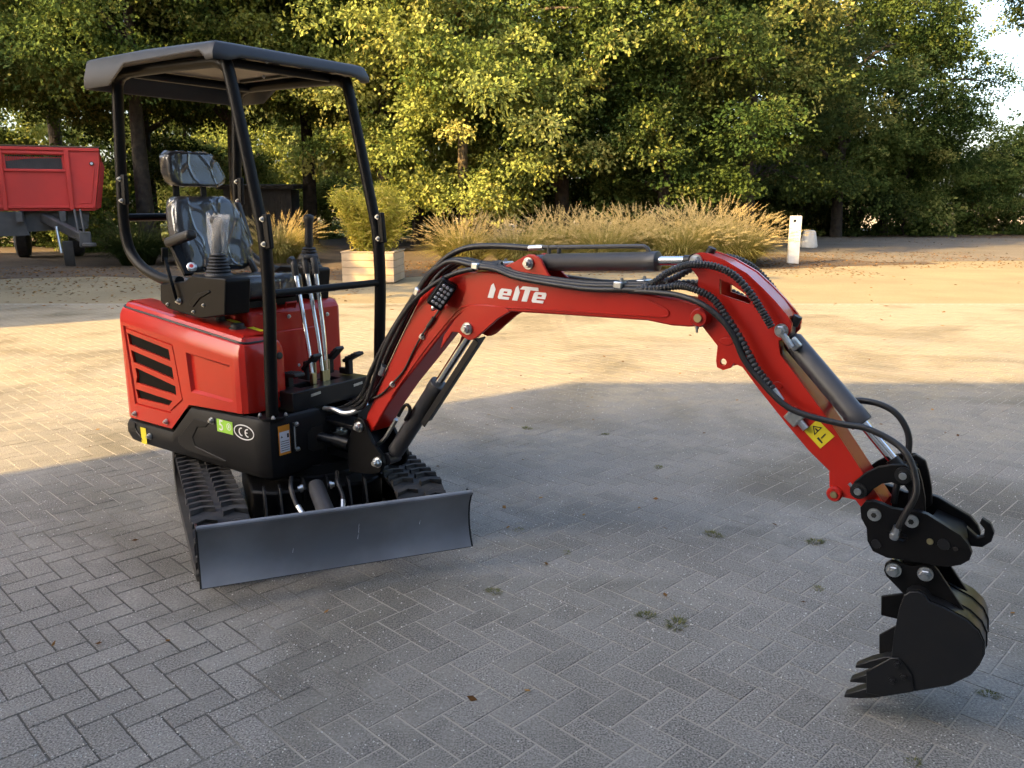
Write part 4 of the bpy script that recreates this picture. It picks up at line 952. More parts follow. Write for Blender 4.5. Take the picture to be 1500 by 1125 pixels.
for y in (-wv_ - .008, wv_ + .001):
    c = plate('side_cutter', [(2.560, .155), (2.622, .218), (2.642, .224), (2.680, .184), (2.690, .132), (2.612, .090), (2.566, .086)], y, y + .007, 'dark_steel', BK, .002)
    if y < 0:
        for x, z in ((2.640, .205), (2.660, .172), (2.632, .150)): bolt('bolt', (x, y - .001, z), (0, -1, 0), .011, c, 'dark_steel')
for y in (-.095, 0., .095):
    g = G(); tw = .020
    sec = lambda x, zc, h, w2: [(x, y - w2, zc - h), (x, y + w2, zc - h), (x, y + w2, zc + h), (x, y - w2, zc + h)]
    g.loft([sec(2.505, .046, .004, .016), sec(2.550, .070, .015, tw), sec(2.590, .090, .019, tw), sec(2.655, .120, .010, tw)]); obj('tooth', g, 'dark_steel', BK, bevel=.002)
plate('side_wing', [(2.555, .290), (2.628, .320), (2.624, .225), (2.560, .225)], wv_ - .006, wv_ + .004, 'satin_black', BK, .003)

BK.matrix_local = Matrix.Translation((2.66, 0, 0)) @ Matrix.Rotation(R(4.5), 4, 'Z') @ Matrix.Translation((-2.66, 0, 0))
# ---------------- hoses
def hose(pts, r=.0105, mat='hose_black', n=10, sub=8, spiral=False):
    g = G(); 
    if spiral: g.tube(pts, r, n, sub=18, rf=lambda t, i: 1.12 if i % 3 else .78)
    else: g.tube(pts, r, n, sub=sub)
    return obj('spiral_hose' if spiral else 'hose', g, mat, EX, smooth=0 if spiral else 60)
M('spiral_guard', (.030, .031, .034), .3)
hose([(1.265, 0, 1.338), (1.134, 0, 1.341), (1.003, -.01, 1.334), (.911, -.02, 1.305), (.827, -.025, 1.247), (.770, -.03, 1.190), (.695, -.035, 1.098), (.600, -.035, .986), (.528, -.035, .891), (.462, -.04, .785), (.400, -.04, .675), (.28, -.04, .60), (.16, -.03, .57)], .0115)
for k, (dy, dz) in enumerate(((-.052, .004), (-.025, .010), (.02, .006), (.045, .0))):
    hose([(1.16, dy, 1.266 + dz), (1.061, dy, 1.262 + dz), (.944, dy, 1.276 + dz), (.874, dy, 1.252 + dz), (.805, dy*.9, 1.205 + dz), (.738, dy*.8, 1.126 + dz), (.668, dy*.8, 1.026 + dz), (.595, dy*.8, .915 + dz), (.522, dy*.8, .799 + dz), (.455, dy*.8, .705 + dz), (.36, dy*.8, .62), (.20, dy, .565)], .0105)
hose([(1.065, -.080, 1.257), (.999, -.085, 1.243), (.930, -.085, 1.218), (.860, -.085, 1.183), (.786, -.085, 1.134), (.710, -.085, 1.064), (.637, -.085, .972), (.578, -.085, .880), (.540, -.082, .807), (.500, -.08, .725), (.455, -.08, .648), (.38, -.07, .610), (.25, -.06, .585)], .010)
for k, (dy, dz) in enumerate(((-.078, .004), (-.070, .018), (-.048, .026), (.06, .020), (.075, .010))):
    hose([(1.055, dy*.95, 1.250 + dz), (1.10, dy, 1.262 + dz*.6), (1.169, dy, 1.258 + dz*.4), (1.251, dy, 1.236 + dz*.5), (1.351, dy, 1.224 + dz*.6), (1.485, dy, 1.213 + dz*.7), (1.577, dy, 1.209 + dz*.8), (1.691, dy, 1.214 + dz*.8), (1.80, dy, 1.220 + dz*.8)], .0098)
hose([(1.72, -.068, 1.222), (1.788, -.07, 1.236), (1.851, -.074, 1.278), (1.913, -.086, 1.305), (1.966, -.098, 1.314), (2.026, -.094, 1.309), (2.085, -.09, 1.284), (2.138, -.088, 1.232), (2.177, -.088, 1.180), (2.207, -.086, 1.137)], .0110, 'spiral_guard', spiral=True)
hose([(1.72, .06, 1.23), (1.80, .065, 1.245), (1.87, .075, 1.285), (1.93, .09, 1.315), (1.991, .092, 1.326), (2.052, .092, 1.309), (2.099, .092, 1.278), (2.146, .092, 1.230), (2.19, .09, 1.17)], .0110, 'spiral_guard', spiral=True)
hose([(1.75, -.075, 1.222), (1.840, -.085, 1.233), (1.910, -.09, 1.243), (1.961, -.095, 1.236), (2.018, -.09, 1.211), (2.066, -.09, 1.158), (2.121, -.09, 1.085), (2.168, -.09, 1.012), (2.225, -.088, .950)], .0110, 'spiral_guard', spiral=True)
hose([(1.74, .06, 1.218), (1.801, .085, 1.230), (1.895, .092, 1.236), (1.979, .092, 1.223), (2.058, .09, 1.192), (2.12, .09, 1.13), (2.2, .088, 1.03), (2.28, .086, .94), (2.325, .07, .898)], .0110, 'spiral_guard', spiral=True)
hose([(1.72, -.075, 1.214), (1.796, -.085, 1.218), (1.901, -.098, 1.215), (1.986, -.106, 1.195), (2.048, -.105, 1.157), (2.095, -.102, 1.105), (2.135, -.100, 1.031), (2.189, -.098, .972), (2.262, -.100, .912), (2.331, -.098, .888), (2.430, -.09, .875), (2.499, -.088, .872), (2.574, -.092, .846), (2.618, -.105, .812), (2.644, -.118, .755), (2.647, -.128, .71), (2.628, -.128, .655), (2.612, -.122, .605)], .0095)
hose([(2.325, .07, .898), (2.369, .06, .902), (2.441, .06, .917), (2.500, .06, .913), (2.546, .06, .891), (2.578, .06, .847), (2.588, .06, .800), (2.584, .05, .74), (2.572, .03, .68), (2.57, .02, .63)], .0095)
g = G(); g.cyl((2.225, -.088, .950), (2.252, -.088, .917), .0115, 12); obj('fitting', g, 'zinc', EX)
g = G(); g.cyl((2.612, -.122, .612), (2.603, -.115, .574), .0115, 12); g.cyl((2.606, -.118, .590), (2.604, -.117, .582), .014, 6); obj('fitting', g, 'zinc', EX)
for x, y, z, a in ((1.077, -.060, 1.268, 4), (1.150, .01, 1.272, 0), (1.683, -.060, 1.232, 4), (1.732, .01, 1.236, 2), (.752, -.03, 1.150, -60)):
    g = G(); g.box((x, y, z), (.034, .062, .026), Matrix.Rotation(R(a), 3, 'Y')); cl = obj('hose_clamp', g, 'zinc', EX, bevel=.005)
    g = G(); g.cyl((x, y, z + .012), (x, y, z + .022), .006, 8); obj('bolt', g, 'zinc', cl)
g = G(); g.tube([(.884, -.068, 1.090), (.850, -.068, 1.05), (.823, -.066, 1.022), (.785, -.070, .973), (.733, -.066, .902), (.679, -.065, .820), (.611, -.07, .754), (.55, -.066, .705), (.48, -.07, .67)], .0042, 8); obj('lamp_cable', g, 'hose_black', EX)
g = G(); g.tube([(.855, -.068, 1.055), (.818, -.066, 1.015)], .0085, 8); obj('cable_plug', g, 'hose_black', EX)
for x, z in ((.785, .973), (.611, .754)):
    bolt('cable_clip', (x, -.061, z), (0, -1, 0), .013, EX)
for (a, b) in (((.572, -.07, .83), (.548, -.07, .79)), ((.535, -.04, .82), (.515, -.04, .785))):
    g = G(); g.cyl(a, b, .0135, 10); obj('fitting', g, 'zinc', EX)
g = G(); g.tube([(.22, -.10, .598), (.28, -.10, .603), (.34, -.09, .592), (.40, -.07, .61), (.45, -.065, .65)], .012, 10); obj('fitting', g, 'zinc', EX)
# ------------------------------------------------------------------ red tipping trailer
M('trailer_red', (.60, .036, .026), .5, 0, ((.48, .036, .028), 1.2, .35, .7), (20, .1, .004))
M('trailer_grey', (.060, .060, .060), .6, 0, ((.095, .09, .085), 3, .4, .7), (30, .2, .004))
M('wood_weathered', (.12, .085, .055), .85, 0, ((.08, .06, .04), 6, .35, .7))
TR = empty('tipping_trailer', (-11.22, 20.2, 0), R(-65)); tag(TR, 'red tipping trailer with grey drawbar parked at the left under the trees', 'trailer')
# local x: towards the drawbar, y: across (to the right in the picture)
def tbox(name, c, d, mat, parent=TR, bevel=.01, rot=None):
    g = G(); g.box(c, d, rot); return obj(name, g, mat, parent, bevel=bevel)
z0, z1, hw, hb = 1.36, 2.78, 1.36, 1.16
outl = [(-hb, z0), (hb, z0), (hw, 2.50), (hw, z1), (-hw, z1), (-hw, 2.50)]
win = [(-.62, 2.28), (.56, 2.28), (.56, 2.60), (-.62, 2.60)]
g = G(); g.prism(outl, -.03, .03, lambda a, b, c: (c, a, b), holes=[win]); HB = obj('headboard', g, 'trailer_red', TR, bevel=.006)
for s in (-1, 1):
    g = G(); P = [(s*hb, z0), (s*hw, 2.50), (s*hw, z1), (s*(hw - .05), z1), (s*(hw - .05), 2.5), (s*(hb - .05), z0)]
    g.prism(P, -4.9, -.035, lambda a, b, c: (c, a, b)); obj('side_panel', g, 'trailer_red', TR)
    for k in range(5):
        x = -.9 - k*.95; g = G(); g.prism([(s*(hb + .002), z0), (s*(hw + .002), 2.5), (s*(hw + .06), 2.5), (s*(hb + .06), z0)], x - .05, x + .05, lambda a, b, c: (c, a, b)); obj('rib', g, 'trailer_red', TR)
g = G(); g.prism(outl, -4.95, -4.9, lambda a, b, c: (c, a, b)); obj('tailgate', g, 'trailer_red', TR)
tbox('floor', (-2.45, 0, z0 - .02), (4.9, 2.3, .06), 'trailer_red')
for y in (-.72, .66): tbox('rib', (.065, y, (z0 + z1)/2 - .02), (.07, .10, z1 - z0 + .02), 'trailer_red', HB)
for z in (2.24, 2.645): tbox('rail', (.052, -.03, z), (.045, 1.27, .055), 'trailer_red', HB)
tbox('rail', (.045, 0, 2.74), (.05, 2.74, .07), 'trailer_red', HB)
tbox('rail', (.045, 0, 1.40), (.05, 2.30, .06), 'trailer_red', HB)
for s in (-1, 1):
    g = G(); g.tube([(.034, s*.86, 1.50), (.034, s*1.05, 1.50), (.034, s*1.10, 1.56), (.034, s*1.22, 2.3)], .012, 6, sub=2); obj('pressed_line', g, 'trailer_red', HB)
tbox('plank', (0, 0, z1 + .02), (.09, 2.76, .035), 'wood_weathered', HB)
for k in range(26):
    y = -.61 + k*.0468; tbox('mesh_bar', (-.02, y, 2.44), (.010, .012, .34), 'trailer_grey', HB, 0)
g = G(); g.prism([(-.62, 2.28), (.54, 2.28), (.54, 2.54), (-.10, 2.52), (-.62, 2.45)], -.075, -.06, lambda a, b, c: (c, a, b)); obj('load', g, 'trailer_grey', HB)
g = G(); g.lathe((.035, 1.18, 2.42), (1, 0, 0), [(0, .05), (.03, .05), (.035, .03)], 10); obj('marker_lamp', g, 'ink_black', HB)
g = G(); g.lathe((.071, 1.18, 2.42), (1, 0, 0), [(0, .03), (.004, .028)], 10); obj('marker_lamp', g, 'label_white', HB)
for s in (-.45, .45): tbox('chassis_beam', (-2.2, s, 1.18), (5.0, .14, .24), 'trailer_grey')
g = G(); g.prism([(-.60, 1.30), (1.02, 1.30), (.95, .88), (-.70, .80)], -.30, -.25, lambda a, b, c: (c, a, b)); obj('front_apron', g, 'trailer_grey', TR)
g = G(); g.prism([(-1.2, 1.30), (-.42, 1.30), (-.30, .74), (-1.2, .72)], -.06, .0, lambda a, b, c: (c, a, b)); obj('mud_guard', g, 'trailer_grey', TR)
g = G(); g.beam((-.2, .02, 1.16), (1.0, .86, .70), .17, .20); DB = obj('drawbar', g, 'trailer_grey', TR, bevel=.02)
g = G(); g.box((1.02, .90, .66), (.20, .26, .36)); obj('hitch_block', g, 'trailer_grey', DB, bevel=.03)
g = G(); g.lathe((1.14, .98, .50), (0, 0, 1), [(0, .13), (.02, .15), (.07, .15), (.09, .13)], 16); obj('tow_eye', g, 'trailer_grey', DB)
for y in (.72, .84): 
    g = G(); g.cyl((.5, y, 1.34), (.86, y + .05, .80), .025, 8); obj('hydraulic_line', g, 'trailer_grey', DB)
g = G(); g.cyl((.42, .30, .95), (.60, .36, .34), .035, 10); JK = obj('support_leg', g, 'zinc', TR)
g = G(); g.prism([(.62, .62), (.72, .62), (.62, .22), (.46, .02), (.34, .02), (.36, .06), (.5, .3)], .40, .62); obj('foot', g, 'trailer_grey', JK, bevel=.01)
for x in (-4.3,):
    for y in (-.85, .5):
        g = G(); g.lathe((x, y - .2, .52), (0, 1, 0), [(0, .30), (.03, .46), (.08, .52), (.32, .52), (.37, .46), (.40, .30)], 28); wl = obj('wheel', g, 'rubber', TR)
        g = G(); g.lathe((x, y - .205, .52), (0, 1, 0), [(0, .16), (.02, .27), (.39, .27), (.41, .16)], 20); obj('rim', g, 'trailer_grey', wl)

# ------------------------------------------------------------------ wooden planter with bamboo
M('pine_board', (.52, .40, .26), .75, 0, ((.40, .29, .18), 3, .35, .7), (25, .2, .004))
M('potting_soil', (.05, .035, .025), .95)
PX, PY, PZ = -2.70, 16.35, .56
PL = empty('planter_box', (PX, PY, 0), R(-4)); tag(PL, 'square pale wooden planter box standing behind the excavator', 'planter')
hwp = .50
for k in range(4):
    z = .02 + k*.138
    for (c, d) in (((0, -hwp, z + .066), (2*hwp, .028, .132)), ((0, hwp, z + .066), (2*hwp, .028, .132)), ((-hwp + .0145, 0, z + .066), (.028, 2*hwp - .03, .132)), ((hwp - .0145, 0, z + .066), (.028, 2*hwp - .03, .132))):
        g = G(); g.box(c, d); obj('plank', g, 'pine_board', PL, bevel=.006)
for (c, d) in (((0, -hwp + .03, .587), (2*hwp + .04, .09, .022)), ((0, hwp - .03, .587), (2*hwp + .04, .09, .022)), ((-hwp + .03, 0, .588), (.09, 2*hwp - .09, .022)), ((hwp - .03, 0, .588), (.09, 2*hwp - .09, .022))):
    g = G(); g.box(c, d); obj('rim_board', g, 'pine_board', PL, bevel=.004)
g = G(); g.box((0, 0, .50), (.94, .94, .06)); obj('soil', g, 'potting_soil', PL)

def leaf_cloud(name, P, D, L, Wd, rng, val, fold=True):
    """diamond leaves: centre P, direction D, length L, width Wd"""
    n = len(P); D = D/np.linalg.norm(D, axis=1, keepdims=True)
    U = np.cross(D, rng.normal(size=(n, 3))); U /= np.linalg.norm(U, axis=1, keepdims=True)
    L = L[:, None]; Wd = Wd[:, None]; Nn = np.cross(D, U)
    a = P - D*L*.5; b = P + U*Wd*.5 + Nn*Wd*.12; c = P + D*L*.5; d = P - U*Wd*.5 + Nn*Wd*.12
    V = np.stack([a, b, c, d], 1).reshape(-1, 3); F = np.arange(4*n).reshape(-1, 4)
    return np_mesh(name, V, F, val)
def blades(rng, n, r0, length, lean, width, segs=4, droop=.35, outward=True):
    """arching grass blades from a tuft"""
    th = rng.random(n)*2*math.pi; rr = r0*np.sqrt(rng.random(n)); bx = rr*np.cos(th); by = rr*np.sin(th)
    th2 = th + rng.normal(0, .5, n); ln = length*(.55 + .45*rng.random(n)); le = lean*(.15 + .85*rng.random(n))
    ts = np.linspace(0, 1, segs + 1); V = []; 
    sx, sy = -np.sin(th2), np.cos(th2)
    pts = []
    for t in ts:
        h = ln*(t*np.cos(le*t*.9)) - droop*ln*le*t**3*.35; o = ln*np.sin(le)*t**1.6
        wd = width*(1 - t)**.7*(.3 + .7*min(1, t*6 + .3)) + .0004
        x, y, z = bx + o*np.cos(th2), by + o*np.sin(th2), h
        pts.append(np.stack([np.stack([x - sx*wd/2, y - sy*wd/2, z], -1), np.stack([x + sx*wd/2, y + sy*wd/2, z], -1)], 1))
    V = np.concatenate(pts, 1)              # n, 2*(segs+1), 3
    k = 2*(segs + 1); base = (np.arange(n)*k)[:, None]
    F = np.concatenate([np.stack([base[:, 0] + 2*s, base[:, 0] + 2*s + 1, base[:, 0] + 2*s + 3, base[:, 0] + 2*s + 2], -1)[:, None] for s in range(segs)], 1).reshape(-1, 4)
    tips = V[:, -1]; dirs = V[:, -1] - V[:, -3]
    return V.reshape(-1, 3), F, np.repeat(rng.random(n), segs), tips, dirs
def join(parts):
    V = []; F = []; A = []; k = 0
    for v, f, a in parts: V.append(v); F.append(f + k); A.append(a); k += len(v)
    return np.concatenate(V), np.concatenate(F), np.concatenate(A)

# bamboo in the planter
def bamboo():
    rng = np.random.default_rng(11); t = empty('bamboo_plant', (PX, PY, .53)); tag(t, 'bushy yellow-green bamboo growing out of the wooden planter', 'plant')
    g = G(); LP = []; LD = []
    for i in range(60):
        a = rng.random()*6.28; r = .36*math.sqrt(rng.random()); ln = .92 + .55*rng.random(); le = .10 + .46*rng.random()*(r/.36*.6 + .4); b = a + rng.normal(0, .4)
        pts = [(r*math.cos(a) + math.sin(le)*ln*s**1.4*math.cos(b), r*math.sin(a) + math.sin(le)*ln*s**1.4*math.sin(b), ln*s*math.cos(le*s) - (.12*s**4)) for s in np.linspace(0, 1, 6)]
        g.tube(pts, .006, 5, sub=1, rf=lambda q, i_: 1 - .7*q)
        P = np.array(pts)
        for q in range(230):
            s = .12 + .88*rng.random()**.8; f = s*5; j = min(4, int(f)); p = P[j] + (P[j+1] - P[j])*(f - j) + rng.normal(0, .075, 3)
            LP.append(p); d = np.array([math.cos(b), math.sin(b), .2]) + rng.normal(0, .8, 3); LD.append(d)
    obj('culms', g, 'bamboo_leaf', t, smooth=0)
    n = len(LP); LP = np.array(LP); LP[:, 2] = np.maximum(LP[:, 2], .04)
    me = leaf_cloud('foliage', LP, np.array(LD), .09 + .07*rng.random(n), .014 + .010*rng.random(n), rng, np.clip(rng.normal(.5, .25, n), 0, 1))
    obj('foliage', me, 'bamboo_leaf', t, smooth=0)
bamboo()

# fountain grass clumps
def grass_mesh(seed, R_=.16, ln=1.2):
    rng = np.random.default_rng(seed)
    v, f, a, tp, dr = blades(rng, 3200, R_*2.1, ln*.98, 1.30, .016, 4)
    a = a*.6
    v2, f2, a2, tp2, d2 = blades(rng, 300, R_*1.5, ln*1.25, .95, .006, 4, droop=.3)
    a2 = .5 + .3*a2
    # feathery plumes
    d2 = d2/np.linalg.norm(d2, axis=1, keepdims=True); m = len(tp2); k = 46
    P = np.repeat(tp2, k, 0); D = np.repeat(d2, k, 0); s = rng.random((m*k, 1))
    P = P + D*(s - .35)*.24; Dd = D*.8 + rng.normal(0, .42, P.shape); U = np.cross(Dd, rng.normal(size=P.shape)); U /= np.linalg.norm(U, axis=1, keepdims=True)
    Dd /= np.linalg.norm(Dd, axis=1, keepdims=True); L = .050*(1.15 - s)
    V3 = np.stack([P - U*.0022, P + U*.0022, P + Dd*L + U*.001, P + Dd*L - U*.001], 1).reshape(-1, 3); F3 = np.arange(len(V3)).reshape(-1, 4)
    return join([(v, f, a), (v2, f2, a2), (V3, F3, .72 + .28*rng.random(m*k))])
GM = []
for sd_ in (1, 2, 3): GM.append(np_mesh('fountain_grass', *grass_mesh(sd_)))
CL = [(-1.15, 20.2, 1.05, 'fountain grass clump at the left end of the bed'), (.15, 19.7, 1.0, 'second fountain grass clump from the left end of the bed'), (1.25, 20.6, 1.15, 'third fountain grass clump from the left end of the bed'), (2.15, 19.6, 1.12, 'fountain grass clump in the middle of the bed, above the arm cylinder'), (3.05, 20.6, 1.2, 'tall fountain grass clump right of the middle of the bed'), (3.9, 19.8, 1.15, 'fountain grass clump behind the elbow of the boom'), (4.85, 20.8, 1.3, 'tall bushy fountain grass clump near the right end of the bed'), (5.45, 20.3, 1.05, 'fountain grass clump next to the white post'), (5.7, 21.9, .9, 'small fountain grass clump behind the white post'), (-6.0, 21.6, 1.05, 'lone dry fountain grass clump seen behind the control levers'), (-9.3, 20.8, 1.0, 'shaded green grass clump behind the canopy post near the trailer'), (-7.9, 21.3, .9, 'shaded grass clump behind the seat armrest')]
for i, (x, y, s, lb) in enumerate(CL):
    me = GM[i % 3]
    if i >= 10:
        me = me.copy(); me.materials.clear(); me.materials.append(MATS['shaded_green_grass'])
    o = obj('fountain_grass', me, 'straw_grass', None, smooth=0) if not me.materials else bpy.data.objects.new('fountain_grass', me)
    if o.name not in col.objects: col.objects.link(o)
    o.location = (x, y, -.01); o.scale = (s*1.12, s*1.12, s*.86); o.rotation_euler = (0, 0, i*1.3); tag(o, lb, 'grass clump', 'fountain grasses in the bed')
# white post and stone
M('white_paint', (.72, .70, .66), .6, 0, ((.60, .57, .52), 6, .4, .75), (30, .15, .004))
WP = empty('white_post', (7.10, 21.15, 0), R(-12)); tag(WP, 'square white painted post at the end of the grass bed', 'post')
g = G(); g.box((0, 0, .59), (.27, .22, 1.18)); obj('shaft', g, 'white_paint', WP, bevel=.012)
g = G(); g.lathe((-.03, -.1105, 1.06), (0, -1, 0), [(0, .035), (.004, .032)], 12); obj('reflector', g, 'dark_steel', WP)
g = G(); g.lathe((10.2, 28.9, 0), (0, 0, 1), [(0, .28), (.05, .30), (.30, .255), (.50, .215), (.56, .19), (.585, .14)], 20); o = obj('marker_stone', g, 'white_paint', None, smooth=50)
tag(o, 'low white tapered marker stone beside the road', 'stone')
# dark shed among the trees
M('shed_wood', (.035, .030, .025), .8, 0, ((.055, .046, .036), 4, .4, .7), (10, .5, .02))
SH = empty('shed', (-8.9, 30.5, 0), R(4)); tag(SH, 'low dark garden shed under the trees behind the seat', 'shed')
for k in range(12):
    g = G(); g.box((-1.15 + .1 + k*.19, -.9, .99), (.182, .03, 1.98)); obj('plank', g, 'shed_wood', SH)
g = G(); g.box((-.06, .06, .98), (2.26, 1.86, 1.96)); obj('wall', g, 'shed_wood', SH)
g = G(); g.box((-.05, 0, 2.06), (2.6, 2.3, .14), Matrix.Rotation(R(2), 3, 'X')); obj('roof', g, 'bark', SH)
# ------------------------------------------------------------------ trees
def crown_mesh(seed, R_, z0, z1, nb, nl, leaf=.12, low=.5, gap=0., br=1.0):
    """boughs spread through the crown, each a flattened shell of small leaves"""
    rng = np.random.default_rng(seed); C = []; Q = []
    tries = 0
    while len(C) < nb and tries < 30000:
        tries += 1
        z = rng.random(); a = rng.random()*2*math.pi
        prof = (math.sin(math.pi*min(1, (z*.86 + .14)))**.55)*(low + (1 - low)*min(1, z*2.2))
        lump = 1 + .20*math.sin(3*a + seed)*math.sin(7*z + seed*2) + .12*math.sin(5*a + 9*z)
        r = R_*prof*lump*(.25 + .75*rng.random()**.5)
        b = br*(.55 + .75*rng.random())
        p = np.array((r*math.cos(a), r*math.sin(a), z0 + b*.5 + (z1 - z0 - b*.5)*z))
        if C and np.min(np.linalg.norm(np.array(C) - p, axis=1)) < b*(.38 + .6*gap): continue
        C.append(p); Q.append(b)
    C = np.array(C); Q = np.array(Q); nb = len(C)
    K = 9                                                     # leaves to a twig
    cnt = np.maximum(6, (nl/K*(Q/br)**2)).astype(int); n = int(cnt.sum()); idx = np.repeat(np.arange(nb), cnt)
    d = rng.normal(size=(n, 3)); d[:, 2] = d[:, 2]*.9 + .25; d /= np.linalg.norm(d, axis=1, keepdims=True)
    rad = (.30 + .70*rng.random(n)**.5)*(1 + .14*rng.normal(size=n))
    rad *= 1 + .38*np.sin(d[:, 0]*4 + idx)*np.sin(d[:, 1]*4 + idx*2) + .18*np.sin(d[:, 2]*7 + idx) + .12*np.sin(d[:, 0]*9 + d[:, 2]*8 + idx*3)
    off = d*rad[:, None]*Q[idx][:, None]*np.array([1, 1, .62])
    T = C[idx] + off; T[:, 2] -= .16*np.hypot(off[:, 0], off[:, 1])
    tv = np.clip(rng.normal(.36, .17, nb)[idx] + rng.normal(0, .13, n), 0, 1)
    n2 = n*K; ti = np.repeat(np.arange(n), K)
    P = T[ti] + rng.normal(0, 1, (n2, 3))*leaf*np.array([1.05, 1.05, .75]); P[:, 2] = np.maximum(P[:, 2], .05)
    D = d[ti]*.8 + np.array([0, 0, -.35]) + rng.normal(0, .45, (n2, 3))
    L = leaf*(.65 + .8*rng.random(n2))
    me = leaf_cloud('crown', P, D, L, L*(.58 + .27*rng.random(n2)), rng, np.clip(tv[ti] + rng.normal(0, .08, n2), 0, 1))
    return me, C
def trunk_mesh(seed, r, h, C, nb=18, lean=0.):
    rng = random.Random(seed); g = G()
    pts = [(0, 0, -.1), (0.02*r, 0, .35), (lean*.3, .05, h*.3), (lean*.7, -.05, h*.6), (lean, 0, h)]
    g.tube(pts, r, 12, sub=4, rf=lambda t, i: (1.35 - 1.2*min(t*6, .29/1.0)) if t < .05 else max(.18, 1.0 - .8*t))
    idx = list(range(len(C))); rng.shuffle(idx)
    for k in idx[:nb]:
        c = Vector(C[k]); zb_ = max(.18*h, min(c.z - .8, h*.85)); s = Vector((lean*zb_/h, 0, zb_))
        m = s.lerp(c, .5) + Vector((0, 0, .35 + .3*rng.random()))
        g.tube([s, m, c], r*.34, 6, sub=3, rf=lambda t, i: 1 - .82*t)
    me = bpy.data.meshes.new('trunk'); me.from_pydata(g.v, [], g.f); me.update(); return me
VAR = {}
def variant(key, seed, R_, z0, z1, nb, nl, leaf, low, r, h, gap=0., br=1.0):
    cm, C = crown_mesh(seed, R_, z0, z1, nb, nl, leaf, low, gap, br); tm = trunk_mesh(seed, r, h, C)
    VAR[key] = (cm, tm)
variant('lowA', 21, 4.4, 1.6, 12.5, 130, 780, .108, .80, .34, 10)
variant('lowB', 22, 4.3, 1.2, 12.0, 130, 780, .108, .85, .28, 10)
variant('highA', 23, 4.8, 4.5, 13.0, 120, 780, .108, .80, .36, 11)
variant('highB', 24, 4.4, 4.1, 12.0, 110, 780, .108, .78, .28, 10)
variant('far', 25, 3.6, .6, 9.0, 60, 420, .16, .9, .25, 7)
variant('airy', 26, 3.2, 1.0, 11.0, 75, 600, .118, .75, .28, 9.5, .3)
variant('bush', 27, 1.35, -.25, 2.3, 34, 420, .085, 1.0, .05, 1.4, 0, .55)
variant('tall', 29, 4.2, 9.8, 15.0, 55, 600, .125, .8, .26, 13.0)
variant('dapple', 28, 3.4, 6.0, 12.5, 40, 200, .22, .8, .30, 10, .5)
def tree(key, x, y, s, leafmat, label, rz=0., sz=1., group='trees behind the yard', bark='bark', name='broadleaf_tree', cat='tree'):
    t = empty(name, (x, y, -.02), rz); t.scale = (s, s, s*sz); tag(t, label, cat, group)
    cm, tm = VAR[key]
    k = key + leafmat
    if k not in VAR:
        c2 = cm if not cm.materials else cm.copy()
        if c2.materials: c2.materials.clear()
        c2.materials.append(MATS[leafmat]); VAR[k] = c2
    if key + bark not in VAR:
        t2 = tm if not tm.materials else tm.copy()
        t2.materials.clear(); t2.materials.append(MATS[bark]); t2.polygons.foreach_set('use_smooth', [True]*len(t2.polygons)); VAR[key + bark] = t2
    for nm, me in (('trunk', VAR[key + bark]), ('crown', VAR[k])):
        o = bpy.data.objects.new(nm, me); col.objects.link(o); o.parent = t
    return t
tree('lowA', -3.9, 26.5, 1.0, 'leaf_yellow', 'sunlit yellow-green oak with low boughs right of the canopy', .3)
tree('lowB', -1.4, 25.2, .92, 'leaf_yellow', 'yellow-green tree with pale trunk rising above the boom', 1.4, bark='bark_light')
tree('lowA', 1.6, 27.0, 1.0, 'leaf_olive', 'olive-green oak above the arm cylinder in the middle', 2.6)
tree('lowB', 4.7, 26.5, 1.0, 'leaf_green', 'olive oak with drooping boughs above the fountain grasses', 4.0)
tree('lowA', 8.0, 29.0, 1.05, 'leaf_dark_shade', 'dark green oak above the white post', 5.2)
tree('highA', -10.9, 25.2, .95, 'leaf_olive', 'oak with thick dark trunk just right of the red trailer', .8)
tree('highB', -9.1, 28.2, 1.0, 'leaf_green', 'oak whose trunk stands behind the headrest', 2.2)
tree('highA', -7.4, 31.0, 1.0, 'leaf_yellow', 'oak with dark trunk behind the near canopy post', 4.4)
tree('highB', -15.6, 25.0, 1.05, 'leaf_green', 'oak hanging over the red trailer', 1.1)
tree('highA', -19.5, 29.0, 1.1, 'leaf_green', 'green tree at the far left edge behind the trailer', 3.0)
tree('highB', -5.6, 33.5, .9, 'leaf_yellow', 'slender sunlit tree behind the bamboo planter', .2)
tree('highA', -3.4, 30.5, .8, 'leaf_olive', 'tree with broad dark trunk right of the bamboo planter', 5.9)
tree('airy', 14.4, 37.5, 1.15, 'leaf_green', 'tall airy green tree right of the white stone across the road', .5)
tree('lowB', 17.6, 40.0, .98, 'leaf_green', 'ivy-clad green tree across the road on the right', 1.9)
tree('airy', 11.8, 39.5, 1.15, 'leaf_dark_shade', 'dark airy tree across the road behind the white stone', 2.9)
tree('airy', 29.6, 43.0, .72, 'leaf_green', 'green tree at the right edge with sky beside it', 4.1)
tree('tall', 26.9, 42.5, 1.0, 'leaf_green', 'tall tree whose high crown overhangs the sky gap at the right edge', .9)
tree('far', -1.0, 37.0, 1.0, 'leaf_dark_shade', 'dark tree standing deep behind the middle of the belt', 2.0)
tree('far', 3.4, 36.0, 1.05, 'leaf_dark_shade', 'dark tree deep behind the elbow of the boom', 3.3)
tree('airy', 6.8, 38.5, 1.0, 'leaf_dark_shade', 'dark airy tree deep behind the last fountain grass', 5.1)
